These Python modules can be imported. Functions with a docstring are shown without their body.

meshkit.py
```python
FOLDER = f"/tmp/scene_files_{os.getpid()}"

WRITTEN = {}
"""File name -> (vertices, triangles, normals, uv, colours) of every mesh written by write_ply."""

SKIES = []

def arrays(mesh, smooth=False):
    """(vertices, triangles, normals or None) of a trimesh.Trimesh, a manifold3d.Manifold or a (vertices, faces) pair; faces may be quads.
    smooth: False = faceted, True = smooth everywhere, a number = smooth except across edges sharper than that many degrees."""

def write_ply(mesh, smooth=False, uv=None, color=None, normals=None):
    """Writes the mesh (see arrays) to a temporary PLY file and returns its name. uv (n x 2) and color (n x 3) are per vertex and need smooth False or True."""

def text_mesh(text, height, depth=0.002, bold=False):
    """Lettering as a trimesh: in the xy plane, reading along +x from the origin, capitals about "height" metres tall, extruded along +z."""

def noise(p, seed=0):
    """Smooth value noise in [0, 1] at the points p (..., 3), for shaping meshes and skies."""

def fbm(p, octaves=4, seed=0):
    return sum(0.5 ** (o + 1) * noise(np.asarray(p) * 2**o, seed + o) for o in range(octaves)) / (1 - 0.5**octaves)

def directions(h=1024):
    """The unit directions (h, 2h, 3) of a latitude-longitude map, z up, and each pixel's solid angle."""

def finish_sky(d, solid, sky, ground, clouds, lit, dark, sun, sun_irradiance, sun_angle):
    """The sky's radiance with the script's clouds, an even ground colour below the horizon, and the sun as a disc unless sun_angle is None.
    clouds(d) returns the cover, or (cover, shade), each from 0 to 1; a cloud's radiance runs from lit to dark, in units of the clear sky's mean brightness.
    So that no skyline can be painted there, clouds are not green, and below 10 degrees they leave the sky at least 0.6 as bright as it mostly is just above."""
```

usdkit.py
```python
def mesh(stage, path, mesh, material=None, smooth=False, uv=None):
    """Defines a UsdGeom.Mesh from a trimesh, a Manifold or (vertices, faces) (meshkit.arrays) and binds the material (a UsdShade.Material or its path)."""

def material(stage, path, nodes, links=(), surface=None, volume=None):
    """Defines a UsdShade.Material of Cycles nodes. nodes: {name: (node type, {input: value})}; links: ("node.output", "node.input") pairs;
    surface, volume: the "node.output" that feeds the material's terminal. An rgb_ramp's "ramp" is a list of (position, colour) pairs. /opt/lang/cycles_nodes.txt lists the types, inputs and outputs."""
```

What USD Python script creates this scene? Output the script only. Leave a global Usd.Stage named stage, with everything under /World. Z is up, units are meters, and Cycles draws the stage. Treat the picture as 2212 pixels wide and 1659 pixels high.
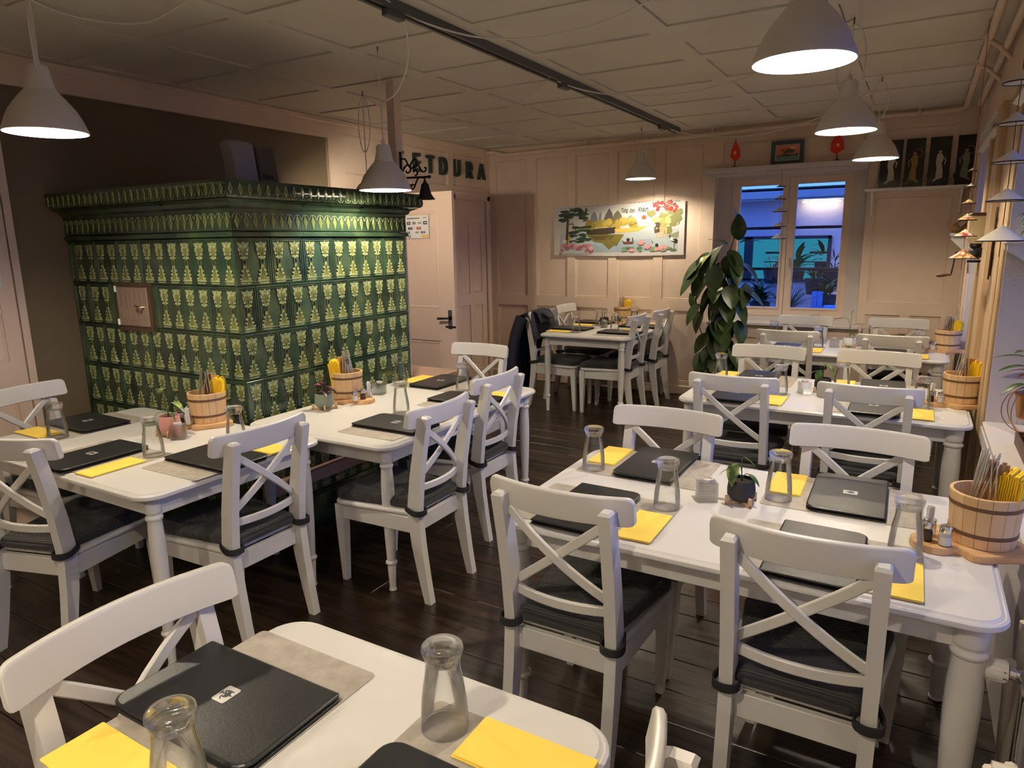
import math, random
import numpy as np, trimesh
import manifold3d as m3
from shapely.geometry import Polygon, Point, LineString, MultiPolygon, box as sbox
from shapely import affinity
from shapely.ops import unary_union
from pxr import Usd, UsdGeom, UsdLux, UsdShade, Sdf, Gf, Vt
import usdkit, meshkit

stage = Usd.Stage.CreateInMemory()
UsdGeom.SetStageUpAxis(stage, 'Z'); UsdGeom.SetStageMetersPerUnit(stage, 1.0)
UsdGeom.Xform.Define(stage, '/World'); UsdGeom.Scope.Define(stage, '/World/Looks')
PI = math.pi
rnd = random.Random(7)

# ------------------------------------------------------------------ camera, sky, exposure
HC = 1.632
def make_camera():
    yaw, pitch, roll, f = -0.530094976, 0.203101554, -0.0149064612, 1482.4
    cy, sy = math.cos(yaw), math.sin(yaw)
    fw = np.array([sy*math.cos(pitch), cy*math.cos(pitch), -math.sin(pitch)])
    r = np.array([cy, -sy, 0.0]); u = np.cross(r, fw)
    r2 = math.cos(roll)*r + math.sin(roll)*u; u2 = -math.sin(roll)*r + math.cos(roll)*u
    c = UsdGeom.Camera.Define(stage, '/World/camera')
    m = Gf.Matrix4d(*[float(x) for x in (*r2, 0, *u2, 0, *(-fw), 0, 0, 0, HC, 1)])
    c.AddTransformOp().Set(m)
    c.CreateHorizontalApertureAttr(36.0); c.CreateVerticalApertureAttr(27.0)
    c.CreateFocalLengthAttr(36.0*f/2212)
    c.CreateClippingRangeAttr(Gf.Vec2f(0.05, 500))
    c.CreateExposureAttr(EXPOSURE)
EXPOSURE = 0.1
make_camera()
dome = UsdLux.DomeLight.Define(stage, '/World/sky')       # clear blue dusk sky
dome.CreateColorAttr(Gf.Vec3f(0.085, 0.235, 1.0)); dome.CreateIntensityAttr(0.85)
LAMP = 1150.0                                               # radiance of every lamp bulb
BULB_COLOR = (1.0, 0.85, 0.64)

# ------------------------------------------------------------------ helpers
def S(r, g, b):
    f = lambda c: c/12.92 if c <= .04045 else ((c+.055)/1.055)**2.4
    return (f(r/255), f(g/255), f(b/255))
_used = {}
def path_for(parent, name):
    k = (parent, name); n = _used.get(k, 0); _used[k] = n+1
    return f'{parent}/{name}' if n == 0 else f'{parent}/{name}_{n:03d}'
def tag(prim, label=None, category=None, group=None, kind=None):
    for k, v in (('label', label), ('category', category), ('group', group), ('kind', kind)):
        if v: prim.SetCustomDataByKey(k, v)
_xf = {}
def thing(name, label, category=None, loc=(0, 0, 0), rz=0.0, group=None, kind=None, scale=(1, 1, 1)):
    p = path_for('/World', name); x = UsdGeom.Xform.Define(stage, p)
    x.AddTranslateOp().Set(Gf.Vec3d(*map(float, loc))); x.AddRotateZOp().Set(float(math.degrees(rz))); x.AddScaleOp().Set(Gf.Vec3f(*map(float, scale)))
    tag(x.GetPrim(), label, category, group, kind); _xf[p] = (np.array(loc, float), rz, np.array(scale, float))
    return p
def dup(src, label, loc, rz=0.0, group=None, category=None, scale=None):
    name = src.split('/')[2].rsplit('_', 1)[0] if src[-3:].isdigit() else src.split('/')[2]
    sp = stage.GetPrimAtPath(src)
    q = thing(name, label, category or sp.GetCustomDataByKey('category'), loc, rz, group or sp.GetCustomDataByKey('group'), None, scale or _xf[src][2])
    pr = stage.GetPrimAtPath(q); pr.GetReferences().AddInternalReference(Sdf.Path(src)); pr.SetInstanceable(True)
    return q
def part(parent, name, mesh, mat, smooth=35, world=False, label=None, col=None, kind=None):
    if isinstance(mesh, (list, tuple)) and len(mesh) and isinstance(mesh[0], trimesh.Trimesh): mesh = cat(mesh)
    if world:
        top = '/'.join(parent.split('/')[:3]); loc, rz, sc = _xf[top]
        v = np.asarray(mesh.vertices) - loc; c, s = math.cos(-rz), math.sin(-rz)
        v = np.stack([c*v[:, 0]-s*v[:, 1], s*v[:, 0]+c*v[:, 1], v[:, 2]], 1)/sc
        mesh = trimesh.Trimesh(v, mesh.faces, process=False)
    p = path_for(parent, name)
    if col is not None: smooth = False
    g = usdkit.mesh(stage, p, mesh, '/World/Looks/'+mat, smooth=smooth)
    if col is not None:
        UsdGeom.PrimvarsAPI(g).CreatePrimvar('Cd', Sdf.ValueTypeNames.Color3fArray, 'vertex').Set(Vt.Vec3fArray.FromNumpy(np.asarray(col, np.float32)))
    if label: g.GetPrim().SetCustomDataByKey('label', label)
    if kind: g.GetPrim().SetCustomDataByKey('kind', kind)
    return p
def solo(name, mesh, mat, label, category=None, group=None, kind=None, smooth=35, col=None):
    p = part('/World', name, mesh, mat, smooth, col=col)
    tag(stage.GetPrimAtPath(p), label, category, group, kind); return p

# --- geometry
def cat(*ms):
    out = []
    for m in ms: out += list(m) if isinstance(m, (list, tuple)) else [m]
    return trimesh.util.concatenate(out)
def box(x0, x1, y0, y1, z0, z1, c=0.0):
    if c <= 0:
        m = trimesh.creation.box([x1-x0, y1-y0, z1-z0]); m.apply_translation([(x0+x1)/2, (y0+y1)/2, (z0+z1)/2]); return m
    c = min(c, .49*min(x1-x0, y1-y0, z1-z0)); P = []
    for sx in (0, 1):
        for sy in (0, 1):
            for sz in (0, 1):
                a = np.array([(x0, x1)[sx], (y0, y1)[sy], (z0, z1)[sz]]); d = np.array([1-2*sx, 1-2*sy, 1-2*sz])*c
                for k in range(3):
                    e = a+d; e[k] = a[k]; P.append(e)
    return trimesh.Trimesh(P).convex_hull
def T(m, x=0, y=0, z=0, rz=0, rx=0, ry=0, s=1.0):
    m = m.copy(); M = np.eye(4)
    if rx: M = trimesh.transformations.rotation_matrix(rx, [1, 0, 0]) @ M
    if ry: M = trimesh.transformations.rotation_matrix(ry, [0, 1, 0]) @ M
    if rz: M = trimesh.transformations.rotation_matrix(rz, [0, 0, 1]) @ M
    if np.any(np.asarray(s) != 1.0): M = M @ np.diag([*(np.ones(3)*s), 1])
    M[:3, 3] += (x, y, z); m.apply_transform(M); return m
def B(m, X, Y, Z, o=(0, 0, 0)):            # local axes X, Y, Z (columns) and origin
    M = np.eye(4); M[:3, 0], M[:3, 1], M[:3, 2], M[:3, 3] = X, Y, Z, o
    m = m.copy(); m.apply_transform(M)
    if np.linalg.det(M[:3, :3]) < 0: m.invert()
    return m
def fix(v, f):
    m = trimesh.Trimesh(v, f, process=False); return m
def loft(rings, cap=True, closed=False):
    rings = [np.asarray(r, float) for r in rings]; n = len(rings[0]); V = np.vstack(rings); F = []
    k = len(rings)
    for i in range(k if closed else k-1):
        a, b = i*n, ((i+1) % k)*n
        for j in range(n):
            j2 = (j+1) % n; F += [[a+j, a+j2, b+j2], [a+j, b+j2, b+j]]
    if cap and not closed:
        c0, c1 = len(V), len(V)+1; V = np.vstack([V, rings[0].mean(0), rings[-1].mean(0)])
        for j in range(n):
            j2 = (j+1) % n; F += [[c0, j2, j], [c1, (k-1)*n+j, (k-1)*n+j2]]
    return fix(V, np.array(F))
def lathe(prof, n=24, a0=0.0, a1=2*PI):
    full = abs(a1-a0-2*PI) < 1e-6; th = np.linspace(a0, a1, n, endpoint=not full); V = []; F = []
    for r, z in prof: V += [[r*math.cos(t), r*math.sin(t), z] for t in th]
    m = len(th)
    for i in range(len(prof)-1):
        for j in range(m if full else m-1):
            j2 = (j+1) % m; a, b, c, d = i*m+j, i*m+j2, (i+1)*m+j2, (i+1)*m+j
            if prof[i][0] > 1e-6: F.append([a, b, c])
            if prof[i+1][0] > 1e-6: F.append([a, c, d])
    return fix(np.array(V), np.array(F))
def frames(P, up=None):
    P = np.asarray(P, float); t = np.gradient(P, axis=0); t /= np.linalg.norm(t, axis=1, keepdims=True)+1e-12
    N = []; u = np.array(up if up is not None else (0, 0, 1.0), float)
    if up is None and abs(t[0] @ u) > .9: u = np.array([1.0, 0, 0])
    for k in range(len(P)):
        w = u-(u @ t[k])*t[k]; w /= np.linalg.norm(w)+1e-12; N.append(w)
        if up is None: u = w
    N = np.array(N); return t, N, np.cross(t, N)
def sweep(P, sec, up=(0, 0, 1.0), closed=False):      # section points (side, up)
    t, N, Bn = frames(P, up); sec = np.asarray(sec, float)
    rings = [np.asarray(P[k])+sec[:, :1]*Bn[k]+sec[:, 1:]*N[k] for k in range(len(P))]
    m = loft(rings, closed=closed)
    if m.is_watertight and m.volume < 0: m.invert()
    return m
def tube(P, r, n=8, up=None, closed=False):
    t, N, Bn = frames(P, up); a = np.linspace(0, 2*PI, n, endpoint=False); r = np.broadcast_to(r, (len(P),))
    rings = [np.asarray(P[k])+r[k]*(np.cos(a)[:, None]*Bn[k]+np.sin(a)[:, None]*N[k]) for k in range(len(P))]
    m = loft(rings, closed=closed)
    if m.is_watertight and m.volume < 0: m.invert()
    return m
def bar(p, q, w, h, up=(0, 0, 1.0), c=.002):
    p, q = np.array(p, float), np.array(q, float); a, b = w/2, h/2
    sec = [(-a+c, -b), (a-c, -b), (a, -b+c), (a, b-c), (a-c, b), (-a+c, b), (-a, b-c), (-a, -b+c)]
    return sweep([p, q], sec, up)
def rect_sec(w, h, c=.003):
    a, b = w/2, h/2; return [(-a+c, -b), (a-c, -b), (a, -b+c), (a, b-c), (a-c, b), (-a+c, b), (-a, b-c), (-a, -b+c)]
def prism(poly, h, z=0.0):
    gs = getattr(poly, 'geoms', [poly]); ms = [trimesh.creation.extrude_polygon(g, h, engine='earcut') for g in gs if g.area > 1e-9]
    m = cat(ms); m.apply_translation([0, 0, z]); return m
def rrect(w, d, r, n=5, off=0.0, rs=None):             # ring of a rounded rectangle; rs gives the four radii (++, -+, --, +-)
    rs = rs or (r,)*4; out = []
    for k, (sx, sy) in enumerate(((1, 1), (-1, 1), (-1, -1), (1, -1))):
        rr = max(rs[k], 1e-4); cx, cy = sx*(w/2-rr), sy*(d/2-rr)
        for j in range(n):
            a = k*PI/2+j/(n-1)*PI/2; out.append((cx+(rr+off)*math.cos(a), cy+(rr+off)*math.sin(a)))
    return np.array(out)
def slab(w, d, z0, z1, r=.01, bev=.003, n=5, rs=None):
    R = lambda off, z: np.c_[rrect(w, d, r, n, off, rs), np.full(4*n, z)]
    return loft([R(-bev, z0), R(0, z0+bev), R(0, z1-bev), R(-bev, z1)])
def bez(a, b, c, d, n=10):
    a, b, c, d = map(lambda x: np.asarray(x, float), (a, b, c, d)); t = np.linspace(0, 1, n)[:, None]
    return (1-t)**3*a+3*(1-t)**2*t*b+3*(1-t)*t*t*c+t**3*d
def smooth_path(P, n=6):
    P = np.asarray(P, float)
    if len(P) < 3: return P
    from scipy.interpolate import CubicSpline
    s = np.r_[0, np.cumsum(np.linalg.norm(np.diff(P, axis=0), axis=1))]
    return CubicSpline(s, P)(np.linspace(0, s[-1], n*(len(P)-1)+1))
def text(t, h, depth=.001, bold=False):
    m = meshkit.text_mesh(t, h, depth, bold); return m
def paint(layers, dz=.0003):        # layers of (polygon, sRGB colour): one flat print with per-vertex colours
    ms, cs = [], []
    for k, (g, c) in enumerate(layers):
        for q in getattr(g, 'geoms', [g]):
            if q.area < 1e-9 or q.geom_type != 'Polygon': continue
            v, f = trimesh.creation.triangulate_polygon(q, engine='earcut')
            ms.append(trimesh.Trimesh(np.c_[v, np.full(len(v), k*dz)], f, process=False)); cs.append(np.tile(S(*c), (len(v), 1)))
    V, F, n = [], [], 0
    for m in ms: V.append(m.vertices); F.append(np.asarray(m.faces)+n); n += len(m.vertices)
    m = trimesh.Trimesh(np.vstack(V), np.vstack(F), process=False)
    return m, np.vstack(cs)
def blob(cx, cy, rx, ry, seed=0, n=22, rough=.18):
    r = random.Random(seed); k = [(r.uniform(0, 2*PI), r.uniform(.3, 1)) for _ in range(4)]; P = []
    for i in range(n):
        a = 2*PI*i/n; w = 1+rough*sum(q*math.sin((j+2)*a+p) for j, (p, q) in enumerate(k))/2
        P.append((cx+rx*w*math.cos(a), cy+ry*w*math.sin(a)))
    return Polygon(P).buffer(0)

# ------------------------------------------------------------------ materials
def mat(name, color, rough=.5, metal=0.0, spec=.5, noise=None, bump=None, **kw):
    """noise = (scale xyz, colour 2, contrast lo, hi); bump = (scale xyz, strength, distance)"""
    n = {'p': ('principled_bsdf', dict(base_color=color, roughness=rough, metallic=metal, specular_ior_level=spec, **kw))}; L = []
    if noise or bump: n['tc'] = ('texture_coordinate', {})
    if noise:
        n['mp'] = ('mapping', dict(scale=noise[0])); n['nz'] = ('noise_texture', dict(scale=1.0, detail=4.0, roughness=.6))
        n['rp'] = ('rgb_ramp', dict(ramp=[(noise[2], color), (noise[3], noise[1])]))
        L += [('tc.object', 'mp.vector'), ('mp.vector', 'nz.vector'), ('nz.fac', 'rp.fac'), ('rp.color', 'p.base_color')]
    if bump:
        n['mb'] = ('mapping', dict(scale=bump[0])); n['nb'] = ('noise_texture', dict(scale=1.0, detail=3.0)); n['bu'] = ('bump', dict(strength=bump[1], distance=bump[2]))
        L += [('tc.object', 'mb.vector'), ('mb.vector', 'nb.vector'), ('nb.fac', 'bu.height'), ('bu.normal', 'p.normal')]
    usdkit.material(stage, '/World/Looks/'+name, n, L, 'p.BSDF'); return name
mat('white_paint', (.66, .645, .615), .33, bump=((30, 30, 30), .05, .002))
mat('cloth_black', (.016, .016, .017), .9)
usdkit.material(stage, '/World/Looks/corduroy', {'tc': ('texture_coordinate', {}), 'w': ('wave_texture', dict(wave_type='bands', bands_direction='y', scale=42.0, distortion=.6, detail=1.0)),
    'b': ('bump', dict(strength=.9, distance=.004)), 'r': ('rgb_ramp', dict(ramp=[(0, (.008, .008, .009)), (1, (.034, .034, .036))])), 'p': ('principled_bsdf', dict(roughness=.85, sheen_weight=.15))},
    [('tc.object', 'w.vector'), ('w.fac', 'b.height'), ('w.fac', 'r.fac'), ('r.color', 'p.base_color'), ('b.normal', 'p.normal')], 'p.BSDF')
mat('wall_pink', S(226, 205, 186), .55, noise=((3, 3, 3), S(218, 196, 175), .35, .7), bump=((14, 14, 14), .12, .003))
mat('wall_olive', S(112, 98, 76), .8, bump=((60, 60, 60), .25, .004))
mat('wall_white', S(205, 198, 196), .75, bump=((60, 60, 60), .25, .004))
mat('ceiling_paint', S(216, 211, 200), .6, noise=((1.3, 1.3, 1.3), S(206, 200, 187), .35, .7), bump=((8, 25, 8), .12, .003))
mat('door_pink', S(228, 204, 186), .42, bump=((20, 20, 20), .08, .002))
mat('wood_trim', S(200, 172, 136), .5, noise=((14, 14, 1.2), S(176, 146, 108), .35, .7))
usdkit.material(stage, '/World/Looks/floor_wood', {'tc': ('texture_coordinate', {}), 'oi': ('object_info', {}), 'mp': ('mapping', dict(scale=(1.6, 16, 16))), 'ad': ('mix', dict(mix_type='add', fac=1.0)), 'nz': ('noise_texture', dict(scale=1.0, detail=6.0, roughness=.65, distortion=.6)),
    'rp': ('rgb_ramp', dict(ramp=[(.28, S(26, 19, 13)), (.55, S(46, 33, 23)), (.75, S(76, 55, 38))])), 'hv': ('hsv', dict(saturation=1.0)), 'mr': ('map_range', dict(from_min=0.0, from_max=1.0, to_min=.72, to_max=1.25)),
    'rr': ('map_range', dict(from_min=.3, from_max=.7, to_min=.24, to_max=.42)), 'bu': ('bump', dict(strength=.25, distance=.002)), 'cx': ('combine_xyz', {}), 'm7': ('math', dict(math_type='multiply', value2=37.0)), 'p': ('principled_bsdf', dict(specular_ior_level=.5))},
    [('oi.random', 'm7.value1'), ('m7.value', 'cx.x'), ('m7.value', 'cx.z'), ('tc.object', 'mp.vector'), ('mp.vector', 'ad.color1'), ('cx.vector', 'ad.color2'), ('ad.color', 'nz.vector'), ('nz.fac', 'rp.fac'), ('rp.color', 'hv.color'), ('oi.random', 'mr.value'), ('mr.result', 'hv.value'), ('hv.color', 'p.base_color'), ('nz.fac', 'rr.value'), ('rr.result', 'p.roughness'), ('nz.fac', 'bu.height'), ('bu.normal', 'p.normal')], 'p.BSDF')
usdkit.material(stage, '/World/Looks/glaze', {'tc': ('texture_coordinate', {}), 'oi': ('object_info', {}), 'nz': ('noise_texture', dict(scale=7.0, detail=3.0)), 'rp': ('rgb_ramp', dict(ramp=[(.3, S(33, 52, 40)), (.55, S(52, 72, 52)), (.75, S(72, 84, 56))])),
    'hv': ('hsv', {}), 'mr': ('map_range', dict(to_min=.75, to_max=1.2)), 'bu': ('bump', dict(strength=.12, distance=.003)), 'p': ('principled_bsdf', dict(roughness=.13, specular_ior_level=.6))},
    [('tc.object', 'nz.vector'), ('nz.fac', 'rp.fac'), ('rp.color', 'hv.color'), ('oi.random', 'mr.value'), ('mr.result', 'hv.value'), ('hv.color', 'p.base_color'), ('nz.fac', 'bu.height'), ('bu.normal', 'p.normal')], 'p.BSDF')
def vcol(name, rough, **kw):
    usdkit.material(stage, '/World/Looks/'+name, {'a': ('attribute', dict(attribute='Cd')), 'p': ('principled_bsdf', dict(roughness=rough, **kw))}, [('a.color', 'p.base_color')], 'p.BSDF')
vcol('print', .55); vcol('lacquer_print', .25); vcol('ornament_glaze', .16, specular_ior_level=.6)
mat('aluminium', (.70, .67, .62), .42, .3); mat('lining_white', (.88, .88, .86), .5); mat('chrome', (.82, .82, .84), .12, 1.0); mat('steel', (.74, .72, .68), .24, .9)
usdkit.material(stage, '/World/Looks/bulb', {'e': ('emission', dict(color=BULB_COLOR, strength=LAMP))}, [], 'e.emission')
mat('cord_white', (.72, .69, .63), .5); mat('grey_metal', S(92, 94, 95), .4, .3); mat('iron', (.018, .017, .017), .5, .4); mat('plastic_white', (.74, .72, .68), .35)
mat('leather_black', (.012, .0125, .0135), .42, 0.0, .4, bump=((180, 180, 180), .22, .0015)); mat('emblem_plate', (.66, .65, .62), .3, .5); mat('emblem_ink', (.02, .02, .02), .5)
mat('mat_grey', S(176, 168, 157), .6, noise=((22, 22, 22), S(152, 144, 133), .35, .7)); mat('napkin_yellow', S(250, 216, 92), .8); mat('napkin_orange', S(252, 208, 36), .8)
mat('pale_wood', S(226, 192, 146), .45, noise=((26, 26, 2.2), S(208, 168, 118), .35, .7)); mat('board_wood', S(222, 184, 136), .45, noise=((3, 34, 10), S(190, 138, 84), .35, .7))
mat('hoop_brown', S(104, 74, 50), .5); mat('chopstick_wood', S(206, 164, 116), .5, noise=((60, 60, 8), S(176, 132, 86), .35, .7)); mat('dark_wood', S(92, 60, 38), .5, noise=((8, 8, 40), S(70, 44, 27), .35, .7))
usdkit.material(stage, '/World/Looks/glass_thin', {'f': ('fresnel', dict(IOR=1.42)), 'm': ('math', dict(math_type='multiply_add', value2=.75, value3=-.005, use_clamp=True)), 't': ('transparent_bsdf', dict(color=(.985, .99, .988))), 'g': ('glossy_bsdf', dict(color=(.95, .95, .95), roughness=.02)), 'x': ('mix_closure', {})},
    [('f.fac', 'm.value1'), ('m.value', 'x.fac'), ('t.BSDF', 'x.closure1'), ('g.BSDF', 'x.closure2')], 'x.closure')
usdkit.material(stage, '/World/Looks/window_glass', {'f': ('fresnel', dict(IOR=1.45)), 't': ('transparent_bsdf', dict(color=(.93, .95, .97))), 'g': ('glossy_bsdf', dict(roughness=.01)), 'x': ('mix_closure', {})},
    [('f.fac', 'x.fac'), ('t.BSDF', 'x.closure1'), ('g.BSDF', 'x.closure2')], 'x.closure')
usdkit.material(stage, '/World/Looks/glass_thick', {'p': ('principled_bsdf', dict(base_color=(.98, .99, .99), roughness=.02, transmission_weight=1.0, ior=1.45)), 't': ('transparent_bsdf', dict(color=(.97, .98, .98))), 'x': ('mix_closure', dict(fac=.5))}, [('p.BSDF', 'x.closure1'), ('t.BSDF', 'x.closure2')], 'x.closure')
mat('salt', (.85, .84, .8), .8); mat('pepper', S(92, 76, 52), .9); mat('paper_white', (.78, .77, .75), .7)
mat('pot_black', (.02, .02, .022), .6); mat('pot_pink', S(212, 150, 140), .6); mat('pot_green', S(120, 130, 110), .6); mat('pot_white', (.74, .73, .70), .5); mat('soil', (.02, .014, .01), .95); mat('copper', S(180, 130, 90), .35, .8)
def leafmat(name, c, c2, scale=(40, 40, 40), rough=.35):
    usdkit.material(stage, '/World/Looks/'+name, {'tc': ('texture_coordinate', {}), 'nz': ('noise_texture', dict(scale=scale[0]*1.0, detail=2.0)), 'rp': ('rgb_ramp', dict(ramp=[(.4, c), (.65, c2)])), 'p': ('principled_bsdf', dict(roughness=rough)), 't': ('translucent_bsdf', dict(color=c2)), 'x': ('mix_closure', dict(fac=.12))},
        [('tc.object', 'nz.vector'), ('nz.fac', 'rp.fac'), ('rp.color', 'p.base_color'), ('p.BSDF', 'x.closure1'), ('t.BSDF', 'x.closure2')], 'x.closure')
leafmat('leaf_ficus', S(40, 60, 28), S(62, 84, 38), (9,)); leafmat('leaf_ficus_new', S(120, 140, 62), S(150, 168, 84), (9,)); leafmat('leaf_stripe', S(58, 84, 44), S(168, 186, 110), (34,)); leafmat('leaf_green', S(50, 78, 40), S(74, 106, 52)); leafmat('leaf_lime', S(110, 128, 50), S(150, 164, 70)); leafmat('leaf_purple', S(62, 24, 38), S(96, 34, 58)); leafmat('leaf_magenta', S(150, 40, 80), S(190, 90, 120)); leafmat('flower_red', S(150, 50, 45), S(178, 74, 62))
mat('stem_green', S(84, 96, 48), .5); mat('stem_brown', S(86, 62, 40), .7)
mat('navy_cloth', S(28, 30, 42), .9, bump=((90, 90, 90), .2, .002)); mat('letter_green', S(42, 66, 58), .5, noise=((30, 30, 30), S(34, 52, 46), .35, .7)); mat('bench_top', S(190, 156, 138), .45); mat('stove_door', S(150, 132, 118), .4, .3); mat('stove_frame', S(84, 64, 50), .5, .2)
mat('bag_grey', S(150, 144, 142), .7); mat('bag_dark', S(92, 86, 72), .8); mat('hat_paper', S(228, 220, 206), .75, bump=((60, 60, 60), .3, .002)); mat('hat_rim', S(58, 42, 34), .7); mat('string_red', S(150, 50, 52), .8); mat('string_dark', S(60, 50, 44), .8)
mat('cream_enamel', S(226, 210, 168), .25); mat('lid_brown', S(84, 54, 36), .3); mat('flag_red', S(206, 48, 36), .7); mat('flag_star', S(240, 190, 60), .6); mat('frame_blue', S(64, 76, 84), .5); mat('wicker', S(150, 116, 74), .8); mat('radiator_paint', S(226, 218, 204), .35)
usdkit.material(stage, '/World/Looks/basket', {'tc': ('texture_coordinate', {}), 'v': ('checker_texture', dict(scale=34.0, color1=S(176, 160, 128), color2=S(50, 44, 38))), 'mp': ('mapping', dict(rotation=(0, 0, 0))), 'bu': ('bump', dict(strength=.8, distance=.006)), 'p': ('principled_bsdf', dict(roughness=.8))},
    [('tc.object', 'mp.vector'), ('mp.vector', 'v.vector'), ('v.color', 'p.base_color'), ('v.fac', 'bu.height'), ('bu.normal', 'p.normal')], 'p.BSDF')
mat('facade', S(188, 178, 186), .8, bump=((20, 20, 20), .3, .01)); mat('dark_frame', S(40, 38, 44), .5); mat('eave_white', S(170, 165, 165), .6); mat('asphalt', S(60, 60, 66), .9); mat('blue_paint', S(90, 150, 220), .5)
usdkit.material(stage, '/World/Looks/teal_room', {'e': ('emission', dict(color=(.03, .33, .50), strength=.7))}, [], 'e.emission')
usdkit.material(stage, '/World/Looks/outdoor_lamp', {'e': ('emission', dict(color=(1.0, .85, .6), strength=22.0))}, [], 'e.emission')
# ------------------------------------------------------------------ the room
X0, X1, Y0, Y1, ZC = -4.5, .36, -2.6, 7.2, 2.72
def struct(name, label): return thing(name, label, 'room', kind='structure')
fl = struct('floor', 'dark brown varnished floor of wide wooden planks')
y = Y0; k = 0
while y < Y1+.1:
    w = .172+.03*rnd.random(); cuts = [X0-.1]
    xx = X0+rnd.uniform(1.2, 4.2)
    if rnd.random() < .45: cuts.append(xx)
    cuts.append(X1+.1)
    for a, b in zip(cuts, cuts[1:]):
        dz = rnd.uniform(-.0012, 0)
        part(fl, 'plank', box(a+.0012, b-.0012, y+.0015, y+w-.0015, -.03, dz, .0022), 'floor_wood', False)
    y += w
part(fl, 'subfloor', box(X0-.1, X1+.1, Y0, Y1+.1, -.06, -.025), 'pot_black', False)

ce = struct('ceiling', 'cream painted ceiling of rectangular panels set between flat wooden strips')
part(ce, 'backing', box(X0-.1, X1+.45, Y0-.1, Y1+.1, ZC+.01, ZC+.1), 'ceiling_paint', False)
cols = [(-4.40, -3.76), (-3.64, -2.96), (-2.84, -2.15), (-2.03, -1.335), (-1.22, -.555), (-.43, .215)]
r0 = [(6.48, 6.99), (5.83, 6.35), (5.20, 5.70), (4.54, 5.08), (3.92, 4.42), (3.25, 3.79), (2.54, 3.12)]
r4 = [(6.40, 6.90), (5.80, 6.28), (5.13, 5.66), (4.47, 5.01), (4.02, 4.35), (3.22, 3.70), (2.54, 3.10)]
r5 = [(6.23, 6.75), (5.68, 6.11), (5.03, 5.56), (4.43, 4.91), (3.80, 4.31), (3.20, 3.68), (2.54, 3.08)]
holes = []
for ci, (a, b) in enumerate(cols):
    rows = list(r4 if ci == 4 else r5 if ci == 5 else r0); q = 2.42
    while q > Y0+.5: rows.append((q-.53, q)); q -= .65
    for c, d in rows:
        holes.append(sbox(a, c, b, d)); j = rnd.uniform(-.0015, .0015)
        part(ce, 'panel', box(a+.003, b-.003, c+.003, d-.003, ZC-.010+j, ZC+.012, .002), 'ceiling_paint', False)
part(ce, 'strip_grid', prism(sbox(X0, Y0, X1+.4, Y1).difference(unary_union(holes)), .024, ZC-.018), 'ceiling_paint', False)
YZ = lambda m, x: B(m, (0, 1, 0), (0, 0, 1), (1, 0, 0), (x, 0, 0))          # polygon (y, z) extruded towards +x
XZ = lambda m, y: B(m, (1, 0, 0), (0, 0, 1), (0, -1, 0), (0, y, 0))          # polygon (x, z) extruded towards -y
def wall_panels(t, frame_poly, panels, place, depth, m, inset=.012):
    part(t, 'panel_frame', place(prism(frame_poly.difference(unary_union([sbox(*p) for p in panels])), depth)), m, False)
    for a, b, c, d in panels:
        w, h = c-a, d-b
        R = lambda o, z: np.c_[np.array([(a+o, b+o), (c-o, b+o), (c-o, d-o), (a+o, d-o)]), np.full(4, z)]
        part(t, 'panel', place(loft([R(0, 0), R(0, depth*.35), R(.014, depth*.35+.004), R(.02, depth*.35)])), m, False)
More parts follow.
